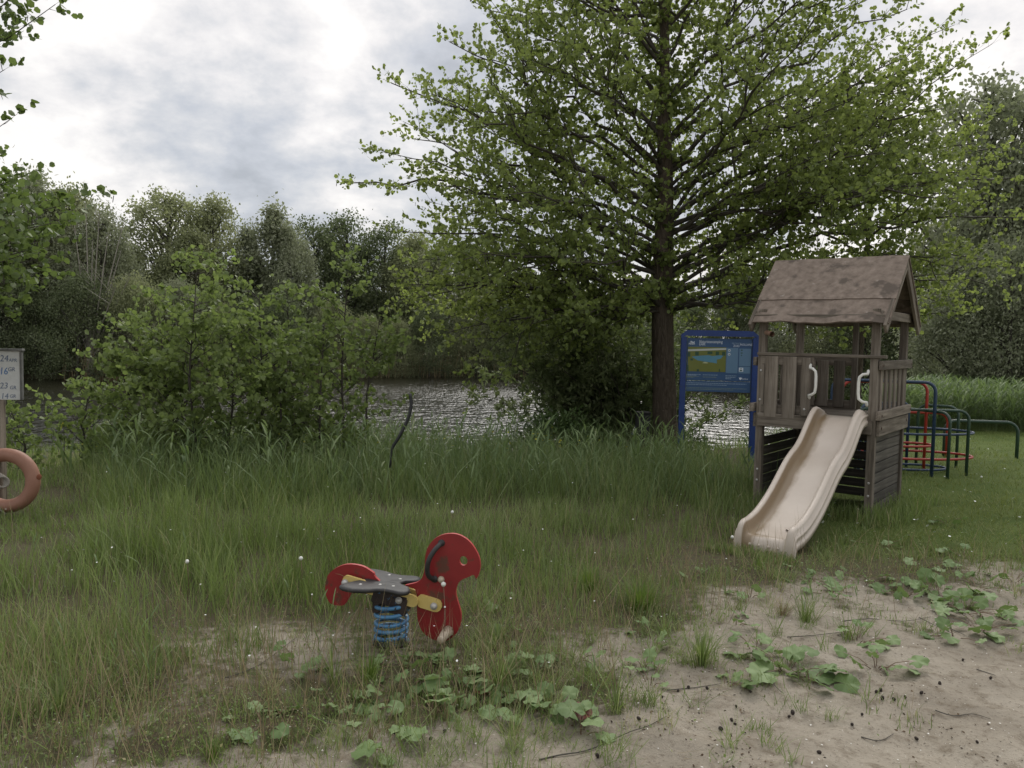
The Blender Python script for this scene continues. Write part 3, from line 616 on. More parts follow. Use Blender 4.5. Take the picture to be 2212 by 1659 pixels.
for sg in (-1, 1):
    bar(((575, 670), (1165, 800)), .062, sg * .030, sg * .046, 'yellow', 'side_bar')
    bar(((1240, 805), (1365, 833)), .066, sg * .012, sg * .030, 'yellow', 'side_bar')
    for (x, y), r, off, mt in (((560, 682), .0165, .046, 'steel'), ((1055, 790), .0155, .062, 'steel'), ((1352, 835), .0165, .030, 'steel'), ((1405, 615), .015, .010, 'peg')):
        u_, v_ = uv(x, y); mb = MB(); mb.tube([(0, 0, 0), (0, sg * .006, 0)], r * 1.15, 12); mb.dome((0, sg * .006, 0), r, (0, sg, 0), .85, 12, 5); mb.build('bolt', M[mt], rd, (u_, sg * off, v_))
    # foot peg
    u_, v_ = uv(1478, 1048); mb = MB(); mb.tube([(0, 0, 0), (-.010, sg * .05, -.004), (-.012, sg * .115, -.006)], [.028, .024, .02], 14); mb.dome((-.012, sg * .115, -.006), .021, (-.05, sg, -.03), .6, 14, 5); mb.build('foot_peg', M['peg'], rd, (u_, sg * .009, v_))
    # hand grip
    gp = [(1402, 308), (1392, 318), (1362, 352), (1332, 400), (1312, 450), (1302, 505), (1303, 560), (1318, 598), (1345, 618)]
    offs = [.010, .03, .05, .06, .064, .06, .05, .03, .010]
    pts = [(uv(*p)[0], sg * o_, uv(*p)[1]) for p, o_ in zip(gp, offs)]
    mb = MB(); mb.tube(catmull(pts, 3), .0125, 10); mb.dome(pts[0], .019, (0, sg, 0), .6); mb.dome(pts[-1], .019, (0, sg, 0), .6)
    mb.build('hand_grip', M['rubber'], rd)
# clamp
ua, va = uv(960, 800); mb = MB(); mb.box((0, 0, 0), (.19, .095, .075), Matrix.Rotation(R(10), 3, 'Y'), 0, .006); mb.box((.05, 0, -.03), (.085, .12, .085), Matrix.Rotation(R(8), 3, 'Y'), 0, .005); mb.box((-.07, 0, -.045), (.04, .1, .06), None, 0, .004)
mb.build('clamp', M['clamp'], rd, (ua, 0, va))
# spring
mb = MB(); pts = []; turns = 5.25; n_ = 150; topz = uv(0, 838)[1]
for i in range(n_ + 1):
    a = i / n_ * turns * 2 * math.pi; f = i / n_; zf = f ** .95
    rr = .082 if f < .92 else .082
    pts.append((rr * math.cos(a), rr * math.sin(a), .0 + zf * topz + .006 * math.sin(f * 9)))
mb.tube(pts, .0105, 8); mb.build('spring', M['blue_spring'], rd, (0, 0, 0))
mb = MB(); mb.tube([(0, 0, -.03), (0, 0, .008)], .1, 18, smooth=False); mb.build('base_plate', M['clamp'], rd)
# saddle
hs_ = [(785, 0), (740, .035), (690, .07), (640, .11), (615, .145), (650, .172), (740, .182), (830, .172), (890, .158), (940, .140), (1010, .130), (1080, .134), (1150, .145), (1205, .132), (1225, .10), (1195, .055), (1130, .035), (1100, .015)]
sx = lambda x: (x - 958) * S_ - .03
ol = [(sx(x), w_) for x, w_ in hs_] + [(sx(x), -w_) for x, w_ in reversed(hs_)][:-1]
sdz = uv(0, 672)[1]
mb = MB(); n_ = len(ol); cxs = sum(p[0] for p in ol) / n_
rings = [(.0, .0), (.5, .001), (.88, .003), (.975, .001), (1.0, -.007), (.98, -.017), (.80, -.018)]
vs = [(cxs, 0, .0)]; fs = []
so_ = smooth_outline(ol, 2); n_ = len(so_)
for s_, dz in rings[1:]:
    for (x, y) in so_:
        X_ = cxs + (x - cxs) * s_; Y_ = y * s_; vs.append((X_, Y_, dz + abs(Y_) * -.03 + (X_ - cxs) * -.05 + .006))
for j in range(n_): fs.append((0, 1 + (j + 1) % n_, 1 + j))
for i in range(len(rings) - 2):
    for j in range(n_): fs.append((1 + i * n_ + j, 1 + i * n_ + (j + 1) % n_, 1 + (i + 1) * n_ + (j + 1) % n_, 1 + (i + 1) * n_ + j))
mb.add(vs, fs, 0, True); mb.build('saddle', M['rubber'], rd, (0, 0, sdz))
for x, y in ((780, -.10), (940, -.07), (930, .10), (1060, .05), (1060, -.07)):
    mb = MB(); mb.dome((0, 0, 0), .009, (0, 0, 1), .35, 8, 3); mb.build('screw', M['steel'], rd, (sx(x), y, sdz + .012 - abs(y) * .03 - (sx(x) - cxs) * .05 - .004))

# ------------------------------------------------------------ information board
sb0 = P(1472, 900, 11.75); sb1 = P(1626, 900, 11.6)
sgw = (Vector((sb1.x, sb1.y)) - Vector((sb0.x, sb0.y))).length; sa = math.atan2(sb1.y - sb0.y, sb1.x - sb0.x)
gz = tz((sb0.x + sb1.x) / 2, 11.7)
sg_ = thing('information_board', 'blue information board of the swimming lake on two blue posts', 'sign', (sb0.x, sb0.y, gz), sa)
topz = P(1550, 714, 11.7).z - gz; px = sgw / 154.0
for x in (0, sgw):
    mb = MB(); mb.box((0, 0, 0), (.085, .10, topz - .1 + .2), None, 0, .008); mb.build('post', M['sign_blue_frame'], sg_, (x, 0, (topz - .1) / 2 - .1))
mb = MB(); mb.prism([(-.043, topz - .12), (-.043, topz - .07), (.045, topz), (sgw - .045, topz), (sgw + .043, topz - .07), (sgw + .043, topz - .12), (sgw - .05, topz - .07), (sgw - .05, topz - .085), (.05, topz - .085), (.05, topz - .07)], -.052, .052, 0, lambda x, y, z: (x, z, y)); mb.build('top_bar', M['sign_blue_frame'], sg_)
pz1 = topz - .115; ph = .60 * sgw / 1.05 * 1.0
ph = P(1550, 737, 11.7).z - P(1550, 853, 11.7).z
pwid = sgw - .10; x0 = .05
mb = MB(); mb.box((0, 0, 0), (pwid, .02, ph * .785), None, 0, .002); mb.build('panel', M['sign_blue'], sg_, (sgw / 2, 0, pz1 - ph * .3925))
mb = MB(); mb.box((0, 0, 0), (pwid, .02, ph * .20), None, 0, .002); mb.build('panel', M['sign_blue'], sg_, (sgw / 2, 0, pz1 - ph * .895))
# panel coordinates: zoom px of the photograph 290..990 wide, 185..835 high
def sp(x, y): return (x0 + (x - 283) / 700.0 * pwid, -.0115, pz1 - (y - 187) / 648.0 * ph)
def patch(name, pts, mat, dy=0.0):
    mb = MB(); mb.prism([(sp(x, y)[0], sp(x, y)[2]) for x, y in pts], -.0135 - dy, -.0100, 0, lambda x, y, z: (x, z, y)); return mb.build(name, M[mat], sg_)
def rect(name, a, b_, c, d, mat, dy=0): return patch(name, [(a, b_), (c, b_), (c, d), (a, d)], mat, dy)
rect('map', 293, 292, 708, 590, 'map_olive')
patch('map_road', [(293, 325), (708, 300), (708, 322), (293, 348)], 'map_grey', .001)
patch('map_lake', [(335, 412), (430, 398), (520, 390), (560, 400), (640, 388), (680, 392), (650, 430), (610, 440), (612, 488), (560, 478), (480, 470), (400, 455)], 'map_water', .001)
patch('map_beach', [(450, 488), (480, 470), (515, 480), (510, 490)], 'print_yellow', .002)
for a in ((293, 358, 320, 412), (372, 350, 412, 398), (506, 345, 560, 378), (596, 345, 632, 388), (664, 346, 700, 392), (286, 515, 304, 588), (395, 562, 420, 588), (322, 435, 352, 458), (635, 555, 648, 585)): rect('map_wood', *a, 'map_green', .0015)
rect('info_box', 712, 298, 838, 600, 'sign_light'); rect('info_box', 850, 304, 975, 512, 'sign_light'); rect('info_box', 850, 520, 972, 600, 'sign_light')
rect('pictogram', 852, 532, 898, 578, 'print_white', .001)
for a in ((862, 540, 872, 550), (876, 540, 886, 550), (860, 558, 888, 572)): rect('pictogram_mark', *a, 'map_green', .002)
for y in (328, 374):
    mb = MB(); c = sp(742, y); mb.prism([(c[0] + .018 * math.cos(a), c[2] + .018 * math.sin(a)) for a in np.linspace(0, 2 * math.pi, 15)[:-1]], -.0145, -.01, 0, lambda x, y_, z: (x, z, y_)); mb.build('pictogram', M['print_white'], sg_)
    rect('pictogram_mark', 734, y - 5, 750, y + 6, 'map_green', .002)
for a in ((868, 315, 884, 330), (866, 350, 886, 362), (870, 378, 880, 392)): rect('pictogram_mark', *a, 'map_green', .001)
# swimmer pictogram, waves and coat of arms
def line(pts, wd, mat, nm='pictogram'):
    mb = MB(); mb.tube([Vector((sp(*p)[0], -.0125, sp(*p)[2])) for p in pts], wd, 5); mb.build(nm, M[mat], sg_)
line([(312, 232), (325, 228), (340, 238), (352, 246)], .006, 'print_white'); line([(312, 246), (330, 240), (348, 246)], .006, 'print_white')
mb = MB(); c = sp(357, 236); mb.dome((c[0], -.011, c[2]), .009, (0, -1, 0), .4); mb.build('pictogram', M['print_white'], sg_)
for y in (254, 264): line([(296, y), (306, y - 4), (318, y + 2), (330, y - 4), (342, y + 2), (354, y - 4), (366, y)], .004, 'print_white')
patch('coat_of_arms', [(855, 648), (866, 655), (872, 645), (878, 655), (889, 648), (884, 668), (872, 680), (860, 668)], 'print_white', .001)
U = pwid / 700.0
text('Naturistencamping', 46 * U, M['print_white'], sg_, sp(413, 244), xs=.72, bold=.0001)
text('Delft', 46 * U, M['print_white'], sg_, sp(413, 274), xs=.72, bold=.0001)
text('PROVINCIE', 22 * U, M['print_grey'], sg_, sp(768, 251), xs=.9)
text('HOLLAND', 34 * U, M['print_white'], sg_, sp(855, 268), xs=.88)
text('ZUID', 34 * U, M['print_white'], sg_, sp(783, 285), xs=.85)
text('Delfland', 20 * U, M['print_white'], sg_, sp(893, 673), xs=.9)
mb1 = MB(); mb2 = MB()
rs = random.Random(3)
def tiny(mb, x_, y_, x2):
    while x_ < x2:
        w1 = rs.uniform(8, 26); a = sp(x_, y_ - 3); b_ = sp(min(x_ + w1, x2), y_ + 4); mb.box(((a[0] + b_[0]) / 2, -.0110, (a[2] + b_[2]) / 2), (b_[0] - a[0], .002, a[2] - b_[2])); x_ += w1 + 5
for x_, y_, x2 in ((283, 627, 440), (283, 636, 395), (465, 628, 628), (710, 632, 830), (710, 650, 820), (710, 668, 770), (280, 729, 938), (280, 748, 730)): tiny(mb1, x_, y_, x2)
for x_, y_, x2 in ((283, 650, 425), (283, 660, 370), (465, 654, 615), (725, 410, 825), (725, 422, 815), (900, 340, 960), (900, 545, 960), (280, 786, 942), (280, 803, 798)): tiny(mb2, x_, y_, x2)
mb1.build('small_print', M['print_grey'], sg_); mb2.build('small_print', simple('pale yellow print', (.13, .18, .16), (.16, .22, .19), 6, .5, bmp=0), sg_)
# ------------------------------------------------------------ life buoy station
YB = 6.9; gp = P(-1, 1150, YB); gz = tz(gp.x, YB)
bz1 = P(0, 862, YB).z; tzb = P(0, 757, YB).z; pxm = YB / FPX
st = thing('notice_post', 'wooden post with white board of handwritten water temperatures', 'notice board', (gp.x, YB, gz), R(6))
mb = MB(); mb.box((0, 0, 0), (.095, .095, bz1 - gz + .25), None, 0, .006); mb.build('post', M['wood_z'], st, (-.0, 0, (bz1 - gz) / 2 - .1))
bw = .58; bh = tzb - bz1; bx = P(50, 800, YB).x - gp.x - bw / 2
mb = MB(); mb.box((0, 0, 0), (bw, .018, bh), None, 0, .002); mb.build('board', M['white_board'], st, (bx, -.062, (bz1 + tzb) / 2 - gz))
mb = MB(); mb.box((0, 0, 0), (bw + .05, .05, .022), None, 0, .003); mb.build('trim', M['board_trim'], st, (bx, -.068, tzb - gz + .008))
mb = MB(); mb.box((0, 0, 0), (.018, .035, bh), None, 0, .003); mb.build('trim', M['board_trim'], st, (bx + bw / 2 + .004, -.062, (bz1 + tzb) / 2 - gz))
def wt(s, dx, dy, size, mt, xs=.9):
    p = P(dx, dy, YB); text(s, size, M[mt], st, (p.x - gp.x, -.0725, p.z - gz), xs=xs, shear=.12, name='handwriting')
wt('24', 8, 780, .078, 'pen'); wt('APR', 26, 781, .042, 'pen'); wt('16', 7, 808, .088, 'pen_blue', .8); wt('GR', 24, 801, .05, 'pen')
wt('O', -6, 839, .06, 'pen'); wt('23', 8, 838, .075, 'pen'); wt('GR', 28, 840, .045, 'pen'); wt('-', -4, 858, .06, 'pen'); wt('14', 10, 860, .07, 'pen'); wt('GR', 28, 858, .042, 'pen')
rc = P(13.5, 1038, YB - .10)
lb = thing('life_buoy', 'faded orange life buoy hanging on the wooden notice post', 'life buoy', rc, R(4))
mb = MB(); n_ = 48; pts = [(.222 * math.cos(a), 0, .222 * math.sin(a)) for a in np.linspace(0, 2 * math.pi, n_ + 1)[:-1]]
mb.tube(pts, .058, 14, closed=True); mb.build('ring', M['ring'], lb)
mb = MB(); mb.dome((.278, -.012, .035), .026, (1, -.5, 0), .25, 10, 3); mb.build('torn_patch', M['ring_core'], lb)
mb = MB()
for k in range(7): mb.tube([(-.05 + .05 * math.cos(a + k) + .01 * k, -.03 - .006 * k, .0 + (.07 - .004 * k) * math.sin(a + k)) for a in np.linspace(0, 6.28, 14)[:-1]], .008, 5, closed=True)
mb.build('rope', M['rope'], lb)
mb = MB(); mb.tube([(-.04, -.05, -.2), (-.02, -.065, -.24), (.02, -.05, -.28), (.0, -.01, -.3)], .007, 6); mb.build('rope', M['rope'], lb)

# ------------------------------------------------------------ climbing frame and turning bars
def Ubar(name, par, org, pts, mat, r=.019):
    mb = MB(); mb.tube([Vector(p) - org for p in pts], r, 10); return mb.build(name, M[mat], par)
def arch(x1, y1, x2, y2, ztop, rc_=.12, zb=-.25):
    a = Vector((x1, y1, 0)); b_ = Vector((x2, y2, 0)); d = (b_ - a).normalized(); pts = [a + Vector((0, 0, zb))]
    for k in range(6):
        an = k / 5 * math.pi / 2; pts.append(a + d * rc_ * (1 - math.cos(an)) + Vector((0, 0, ztop - rc_ + rc_ * math.sin(an))))
    for k in range(6):
        an = math.pi / 2 - k / 5 * math.pi / 2; pts.append(b_ - d * rc_ * (1 - math.cos(an)) + Vector((0, 0, ztop - rc_ + rc_ * math.sin(an))))
    pts.append(b_ + Vector((0, 0, zb))); return pts
cY = 10.25; cX = P(1966, 950, cY).x; org = Vector((cX, cY, 0)); cf = thing('climbing_frame', 'climbing frame of blue, red and green pipe loops and arches behind the tower', 'climbing frame', org)
rr = .78
def ring(name, r, z, mat, cx_=0, cy_=0):
    mb = MB(); mb.tube([(cx_ + r * math.cos(a), cy_ + .52 * r * math.sin(a), z) for a in np.linspace(0, 2 * math.pi, 41)[:-1]], .016, 8, closed=True); mb.build(name, M[mat], cf)
ring('ring', rr, .50, 'tube_blue'); ring('ring', rr, .19, 'tube_red'); ring('ring', .42, .31, 'tube_red', -.08, .1); ring('ring', rr * .6, .03, 'tube_blue', .0, 0)
def GX(dx, Y_): return P(dx, 950, Y_).x
Ubar('arch', cf, org, arch(GX(2091, 9.85), 9.85, GX(1850, 10.0), 10.0, .80), 'tube_green')
Ubar('arch', cf, org, arch(GX(2036, 9.75), 9.6, GX(1862, 10.9), 10.9, .79), 'tube_green')
Ubar('arch', cf, org, arch(GX(2068, 10.6), 10.6, GX(1985, 10.9), 10.95, .79), 'tube_green')
Ubar('arch', cf, org, arch(GX(2016, 9.75), 9.75, GX(1800, 10.0), 10.1, 1.15), 'tube_blue', .021)
Ubar('arch', cf, org, arch(GX(1998, 10.3), 10.3, GX(1815, 10.4), 10.4, 1.12), 'tube_red', .019)
for dx, zt in ((1857, .86), (1870, .82)):
    Ubar('arch', cf, org, arch(GX(dx, 10.2), 10.2, GX(1960, 10.6), 10.6, zt - .02), 'tube_blue')
tb1 = Vector((GX(2046, 11.9), 11.9, 0)); o1 = thing('turning_bar', 'short red gymnastic bar beside the round climbing frame', 'gymnastics bar', tb1)
Ubar('bar', o1, tb1, arch(tb1.x, 11.9, GX(1930, 11.9), 12.0, .60, .14), 'tube_red', .025)
tb2 = Vector((GX(2198, 11.9), 11.9, 0)); o2 = thing('turning_bar', 'low green gymnastic bar standing alone on the lawn at right', 'gymnastics bar', tb2)
Ubar('bar', o2, tb2, arch(tb2.x, 11.9, GX(2052, 11.9), 12.05, .475, .16), 'tube_green', .025)

# thin bent pipe, dark bollard, litter
bp = [P(843, 1010, 8.6), P(846, 972, 8.6), P(862, 944, 8.6), P(880, 908, 8.6), P(888, 878, 8.6), P(886, 850, 8.6)]
mb = MB(); mb.tube(catmull([tuple(p - bp[0]) for p in bp], 3), [.014] * 4 + [.018] * 12, 8); po = mb.build('bent_pipe', M['dark_metal']); po.location = bp[0]; tag(po, 'thin dark bent pipe leaning out of the tall grass by the water', 'pipe')
q = P(1387, 955, 12.6); q.z = tz(q.x, q.y); zt = P(1387, 887, 12.6).z - q.z
po = thing('bollard', 'short black wooden bollard left of the big alder trunk', 'bollard', q); mb = MB(); mb.box((0, 0, zt / 2 - .1), (.21, .2, zt + .1), None, 0, .01); mb.build('post', M['black_post'], po); mb = MB(); mb.box((0, 0, zt - .03), (.23, .22, .03), None, 0, .008); mb.build('cap', M['black_post'], po)
q = P(1371, 931, 12.7); mb = MB(); mb.tube([(0, 0, -.055), (.02, 0, .0), (.035, 0, .07)], [.03, .055, .03], 10, 0); mb.tube([(-.01, 0, -.075), (.0, 0, -.05)], [.04, .056], 10, 1)
po = mb.build('plastic_bag', [M['daisy'], M['sign_blue_frame']]); po.location = q; tag(po, 'small white and blue plastic bag hanging beside the black bollard', 'bag')
# ------------------------------------------------------------ trees
class Tree:
    def __init__(s): s.wood = MB(); s.a = []; s.b = []; s.tr = []
    def bez(s, p0, c, p1, n, jit):
        o = []
        for i in range(n + 1):
            u = i / n; p = p0 * (1 - u) ** 2 + c * 2 * u * (1 - u) + p1 * u * u
            if 0 < i: p = p + Vector(rng.normal(size=3)) * jit * math.sin(u * 3.1)
            o.append(p)
        return o
def along(pts, cum, s_):
    i = int(np.searchsorted(cum, s_)) - 1; i = max(0, min(i, len(pts) - 2)); u = (s_ - cum[i]) / max(cum[i + 1] - cum[i], 1e-6)
    return pts[i].lerp(pts[i + 1], u), (pts[i + 1] - pts[i]).normalized()
def grow_limb(T, p0, p1, r0, arch_=.12, forks=0, spin=0.0, sec_step=.22, sec_len=.95, twig_step=.11, twig_len=(.10, .28), start=.15, planar=.75, sides=6, droop=0.0, upw=.12, secw=.011):
    p0 = Vector(p0); p1 = Vector(p1); Ln = (p1 - p0).length
    c = (p0 + p1) / 2 + Vector((0, 0, arch_ * Ln))
    pts = T.bez(p0, c, p1, max(5, int(Ln / .4)), .034 * Ln ** .5); cum = [0]
    for i in range(len(pts) - 1): cum.append(cum[-1] + (pts[i + 1] - pts[i]).length)
    for k_ in range(forks):
        u_ = rng.uniform(.25, .72); pf, tf_ = along(pts, cum, cum[-1] * u_); dv = (tf_ + Vector(rng.normal(size=3)) * .42 + Vector((0, 0, .18))).normalized(); lf = Ln * (1.02 - u_) * rng.uniform(.6, .95)
        grow_limb(T, pf, pf + dv * lf, r0 * (1 - .8 * u_) * .7, arch_ * .5, 0, spin, sec_step, sec_len * .85, twig_step, twig_len, .15, planar, 5, droop, upw, secw)
    tot = cum[-1]; T.wood.tube(pts, [r0 * (1 - .86 * (q / tot) ** .8) for q in cum], sides, cap=False)
    s_ = tot * start; side = 1
    while s_ < tot:
        u = s_ / tot; p, tg = along(pts, cum, s_)
        sd_ = tg.cross(Vector((0, 0, 1))); sd_ = sd_.normalized() if sd_.length > .1 else Vector((1, 0, 0))
        if spin: sd_ = Matrix.Rotation(rng.normal() * spin, 3, tg) @ sd_
        rr_ = Vector(rng.normal(size=3)) * .3; rr_.z *= 1 - planar * .5
        d = (tg * .75 + sd_ * side * rng.uniform(.45, .95) + Vector((0, 0, upw)) + rr_).normalized()
        ln = sec_len * (max(.04, math.sin(min(1, u * 1.25 + .1) * math.pi * .62) * (1.12 - u)) + .18) * rng.uniform(.6, 1.25)
        q = [p]; dd = d.copy()
        k = max(3, int(ln / .16))
        for j in range(k):
            dd = (dd + Vector(rng.normal(size=3)) * .13 + Vector((0, 0, .03 - droop * .2))).normalized(); q.append(q[-1] + dd * ln / k)
        T.wood.tube(q, [secw * (ln + .2) * (1 - .8 * j / k) for j in range(k + 1)], 3, cap=False)
        m_ = .06; sj = 1
        while m_ < ln:
            jf = m_ / ln * k; j = min(int(jf), k - 1); pp = q[j].lerp(q[j + 1], jf - j); td = (q[j + 1] - q[j]).normalized()
            s2 = td.cross(Vector((0, 0, 1))); s2 = s2.normalized() if s2.length > .1 else sd_
            tw_ = (td * .6 + s2 * sj * rng.uniform(.4, 1) + Vector(rng.normal(size=3)) * .35 + Vector((0, 0, .1 - droop))).normalized() * rng.uniform(*twig_len)
            T.a.append(pp); T.b.append(pp + tw_); m_ += twig_step * rng.uniform(.6, 1.5); sj = -sj
        T.a.append(q[-1]); T.b.append(q[-1] + dd * twig_len[1] * .8)
        s_ += sec_step * rng.uniform(.6, 1.4); side = -side
    T.a.append(pts[-1]); T.b.append(pts[-1] + (pts[-1] - pts[-2]).normalized() * .2)
def finish(T, name, label, cat, group, base, leaf, mat, nleaf, size, trunk_mat='bark', up=.6, spread=.55, wid=1.0, twr=.003, crown='crown', nparts=0, catkins=0, cull=None):
    base = Vector(base); root = thing(name, label, cat, base, 0, group)
    T.tr_mb = T.trunk
    T.tr_mb.v = [tuple(Vector(v) - base) for v in T.tr_mb.v]; T.tr_mb.build('trunk', M[trunk_mat], root)
    if T.wood.v:
        T.wood.v = [tuple(Vector(v) - base) for v in T.wood.v]; T.wood.build('branches', M[trunk_mat if trunk_mat == 'bark_pale' else 'twig'], root)
    if nleaf <= 0: return root
    A = np.array([tuple(v) for v in T.a]) - np.array(base); B = np.array([tuple(v) for v in T.b]) - np.array(base)
    tv, tf = STICK; me = batch_mesh('twigs', tv, tf, stick_frames(A, B, np.full(len(A), twr)), A, M['twig']); o = link_mesh('twigs', me, root); o['kind'] = 'stuff'
    n_ = len(A); u = rng.uniform(.15, 1.08, (n_, nleaf)); pos = A[:, None, :] + (B - A)[:, None, :] * u[..., None]; D = (B - A); D /= np.linalg.norm(D, axis=1, keepdims=True)
    D = np.repeat(D, nleaf, 0); pos = pos.reshape(-1, 3)
    ax = D * .6 + unit(len(D)) * spread * 1.3 + np.array([0, 0, .05]); nn = unit(len(D)) * (1 - up) * 1.3 + np.array([0, 0, up])
    keep = rng.random(len(pos)) < .93
    pos, ax, nn = pos[keep], ax[keep], nn[keep]
    pos = pos + unit(len(pos)) * size * .25
    sz = size * rng.uniform(.55, 1.2, len(pos))
    Fm = frames(ax, nn, sz, wid); rd_ = np.clip(rng.normal(.45, .22, len(pos)) + (vnoise(pos[:, 0] * 1.1 + 9, pos[:, 2] * 1.1 + pos[:, 1], 5) - .5) * .35, 0, 1)
    if nparts:
        wp = pos + np.array(base); dd = wp - np.array(CAM); dist = np.linalg.norm(dd, axis=1)
        ok = (np.abs(dd[:, 0] / dd[:, 1]) < .66) & (dd[:, 1] > 0) & (dd[:, 2] / dd[:, 1] < .42)
        face = np.abs(np.einsum('ni,ni->n', Fm[:, :, 2] / (sz[:, None] + 1e-9), dd / dist[:, None]))
        score = np.where(ok, sz * face / dist, -1); idx = np.argsort(-score)[:nparts]; idx = idx[score[idx] > 0]
        mb = MB(); mb.add(leaf[0], leaf[1]); lm = mb.build('leaf', mat and M[mat], mesh_only=True)
        aa = lm.attributes.new('rnd', 'FLOAT', 'POINT'); aa.data.foreach_set('value', np.full(len(leaf[0]), .55, np.float32))
        for i in idx:
            mw_ = Matrix(((*Fm[i][0], pos[i][0]), (*Fm[i][1], pos[i][1]), (*Fm[i][2], pos[i][2]), (0, 0, 0, 1))); link_mesh('leaf', lm, root, mw_)
        kp = np.ones(len(pos), bool); kp[idx] = False; pos, Fm, rd_ = pos[kp], Fm[kp], rd_[kp]
    me = batch_mesh(crown, leaf[0], leaf[1], Fm, pos, M[mat], rd_); o = link_mesh(crown, me, root); o['kind'] = 'stuff'
    if catkins:
        ck = rng.integers(0, n_, catkins); p = B[ck] + rng.normal(size=(catkins, 3)) * .02; D2 = np.tile([0, 0, -1.0], (catkins, 1)) + rng.normal(size=(catkins, 3)) * .12
        tv = [(.5, 0, 0), (-.25, 0, .43), (-.25, 0, -.43), (.5, .8, 0), (-.25, .8, .43), (-.25, .8, -.43), (0, 1, 0)]; tf = [(0, 1, 4, 3), (1, 2, 5, 4), (2, 0, 3, 5), (3, 4, 6), (4, 5, 6), (5, 3, 6)]
        l_ = rng.uniform(.03, .075, catkins)[:, None]; q2 = p + D2 * l_
        me = batch_mesh('catkins', tv, tf, stick_frames(p, q2, np.full(catkins, .006)), p, M['cone']); o = link_mesh('catkins', me, root); o['kind'] = 'stuff'
    return root
def trunk_mb(pts, rs, sides=14, rough=.06, seed=0):
    mb = MB(); P_ = catmull([(*p, r) for p, r in zip(pts, rs)], 5); n = sides; vs = []
    for i, q in enumerate(P_):
        for j in range(n):
            a = 2 * math.pi * j / n; rr_ = q[3] * (1 + rough * (2 * float(vnoise(j * 1.3 + seed, i * .9, 4)) - 1) + rough * .6 * math.sin(a * 3 + i * .15))
            vs.append((q[0] + rr_ * math.cos(a), q[1] + rr_ * math.sin(a), q[2]))
    fs = [(i * n + j, i * n + (j + 1) % n, (i + 1) * n + (j + 1) % n, (i + 1) * n + j) for i in range(len(P_) - 1) for j in range(n)]
    mb.add(vs, fs, 0, True); return mb

# the big alder
YT = 13.0; TB = P(1437, 960, YT); TB.z = tz(TB.x, YT) - .1
def TP(dx, dy, off=0.0):
    p = P(dx, dy, YT + off); return p
T = Tree(); tp = [TP(1437, 975), TP(1437, 940), TP(1434, 840), TP(1430, 700), TP(1432, 560), TP(1437, 400), TP(1434, 230), TP(1436, 60), TP(1428, -150), TP(1436, -330)]
T.trunk = trunk_mb([tuple(p) for p in tp], [.27, .215, .188, .172, .152, .128, .100, .073, .044, .015], 18, .07)
def onT(dy): return TP(1434, min(dy + 35, 672))
limbs = []
for (ay, tx, ty, off, r) in [
    (640, 880, 615, -.5, .06), (625, 960, 690, .8, .05), (590, 905, 560, .9, .06), (560, 870, 500, -1.0, .055), (520, 757, 395, .2, .07), (600, 1000, 560, -2.2, .05),
    (470, 890, 300, .9, .06), (430, 845, 180, -.2, .07), (380, 985, 180, 1.4, .05), (330, 970, 90, -.9, .055), (270, 1015, 0, .3, .05), (200, 1120, -120, .8, .045), (110, 1220, -230, -.4, .04),
    (520, 1100, 420, -2.6, .05), (450, 1080, 300, 2.4, .05), (350, 1150, 130, -2.2, .045), (655, 1150, 700, -1.6, .04), (660, 1040, 655, 1.6, .04),
    (640, 2010, 620, .6, .06), (610, 2195, 470, .5, .07), (570, 2215, 380, -.6, .065), (500, 2105, 310, .9, .06), (450, 2040, 235, -.3, .065),
    (400, 2025, 130, .8, .06), (340, 1960, 20, -.9, .055), (280, 1930, -60, .5, .05), (200, 1780, -180, -.2, .045), (110, 1680, -260, .4, .04), (480, 1900, 330, -2.2, .05), (380, 1800, 160, -2.3, .045), (390, 1830, 190, 2.3, .045), (640, 1760, 640, -1.9, .04),
    (650, 1700, 600, 1.2, .04), (560, 960, 470, 1.8, .05), (560, 1010, 365, .4, .05), (640, 2120, 560, -.2, .055), (540, 2140, 420, 1.2, .05), (650, 960, 720, -.8, .045), (645, 900, 665, 1.4, .045), (655, 1030, 700, .3, .04), (665, 1180, 740, -.6, .035), (668, 1240, 740, .8, .03), (660, 930, 690, 1.8, .04), (655, 860, 650, -.2, .04), (668, 1300, 720, -1., .03), (600, 880, 590, .2, .05), (640, 2060, 660, 1.4, .045), (640, 2180, 620, .9, .05), (600, 2000, 400, -1.2, .05), (560, 2230, 300, 1.6, .05), (480, 2000, 260, 1.6, .05), (400, 1060, 240, -.8, .045), (500, 940, 400, -1.4, .045), (460, 2120, 380, -1., .05), (660, 1870, 690, -.8, .04)]:
    limbs.append((onT(ay), TP(tx, ty, off), r))
for i in range(30):
    ay = rng.uniform(-200, 670); az = rng.uniform(0, 2 * math.pi); h = onT(ay).z
    rad = np.interp(h + rng.uniform(.3, 1.0), [1.5, 2.6, 4, 5.5, 7, 8.5, 10], [3.0, 3.8, 4.3, 4.0, 3.0, 1.8, .3]) * rng.uniform(.6, 1)
    p0 = onT(ay); limbs.append((p0, p0 + Vector((math.cos(az) * rad, math.sin(az) * rad, rad * rng.uniform(.05, .75) * (1 if h > 2.5 else .25))), .03 + rad * .006))
for p0, p1, r in limbs: grow_limb(T, p0, p1, r * .8, arch_=rng.uniform(.06, .17), forks=int(rng.integers(1, 4)), spin=.75, planar=0, upw=.16, sec_step=.24, sec_len=1.0, twig_step=.12, twig_len=(.12, .34), start=.13)
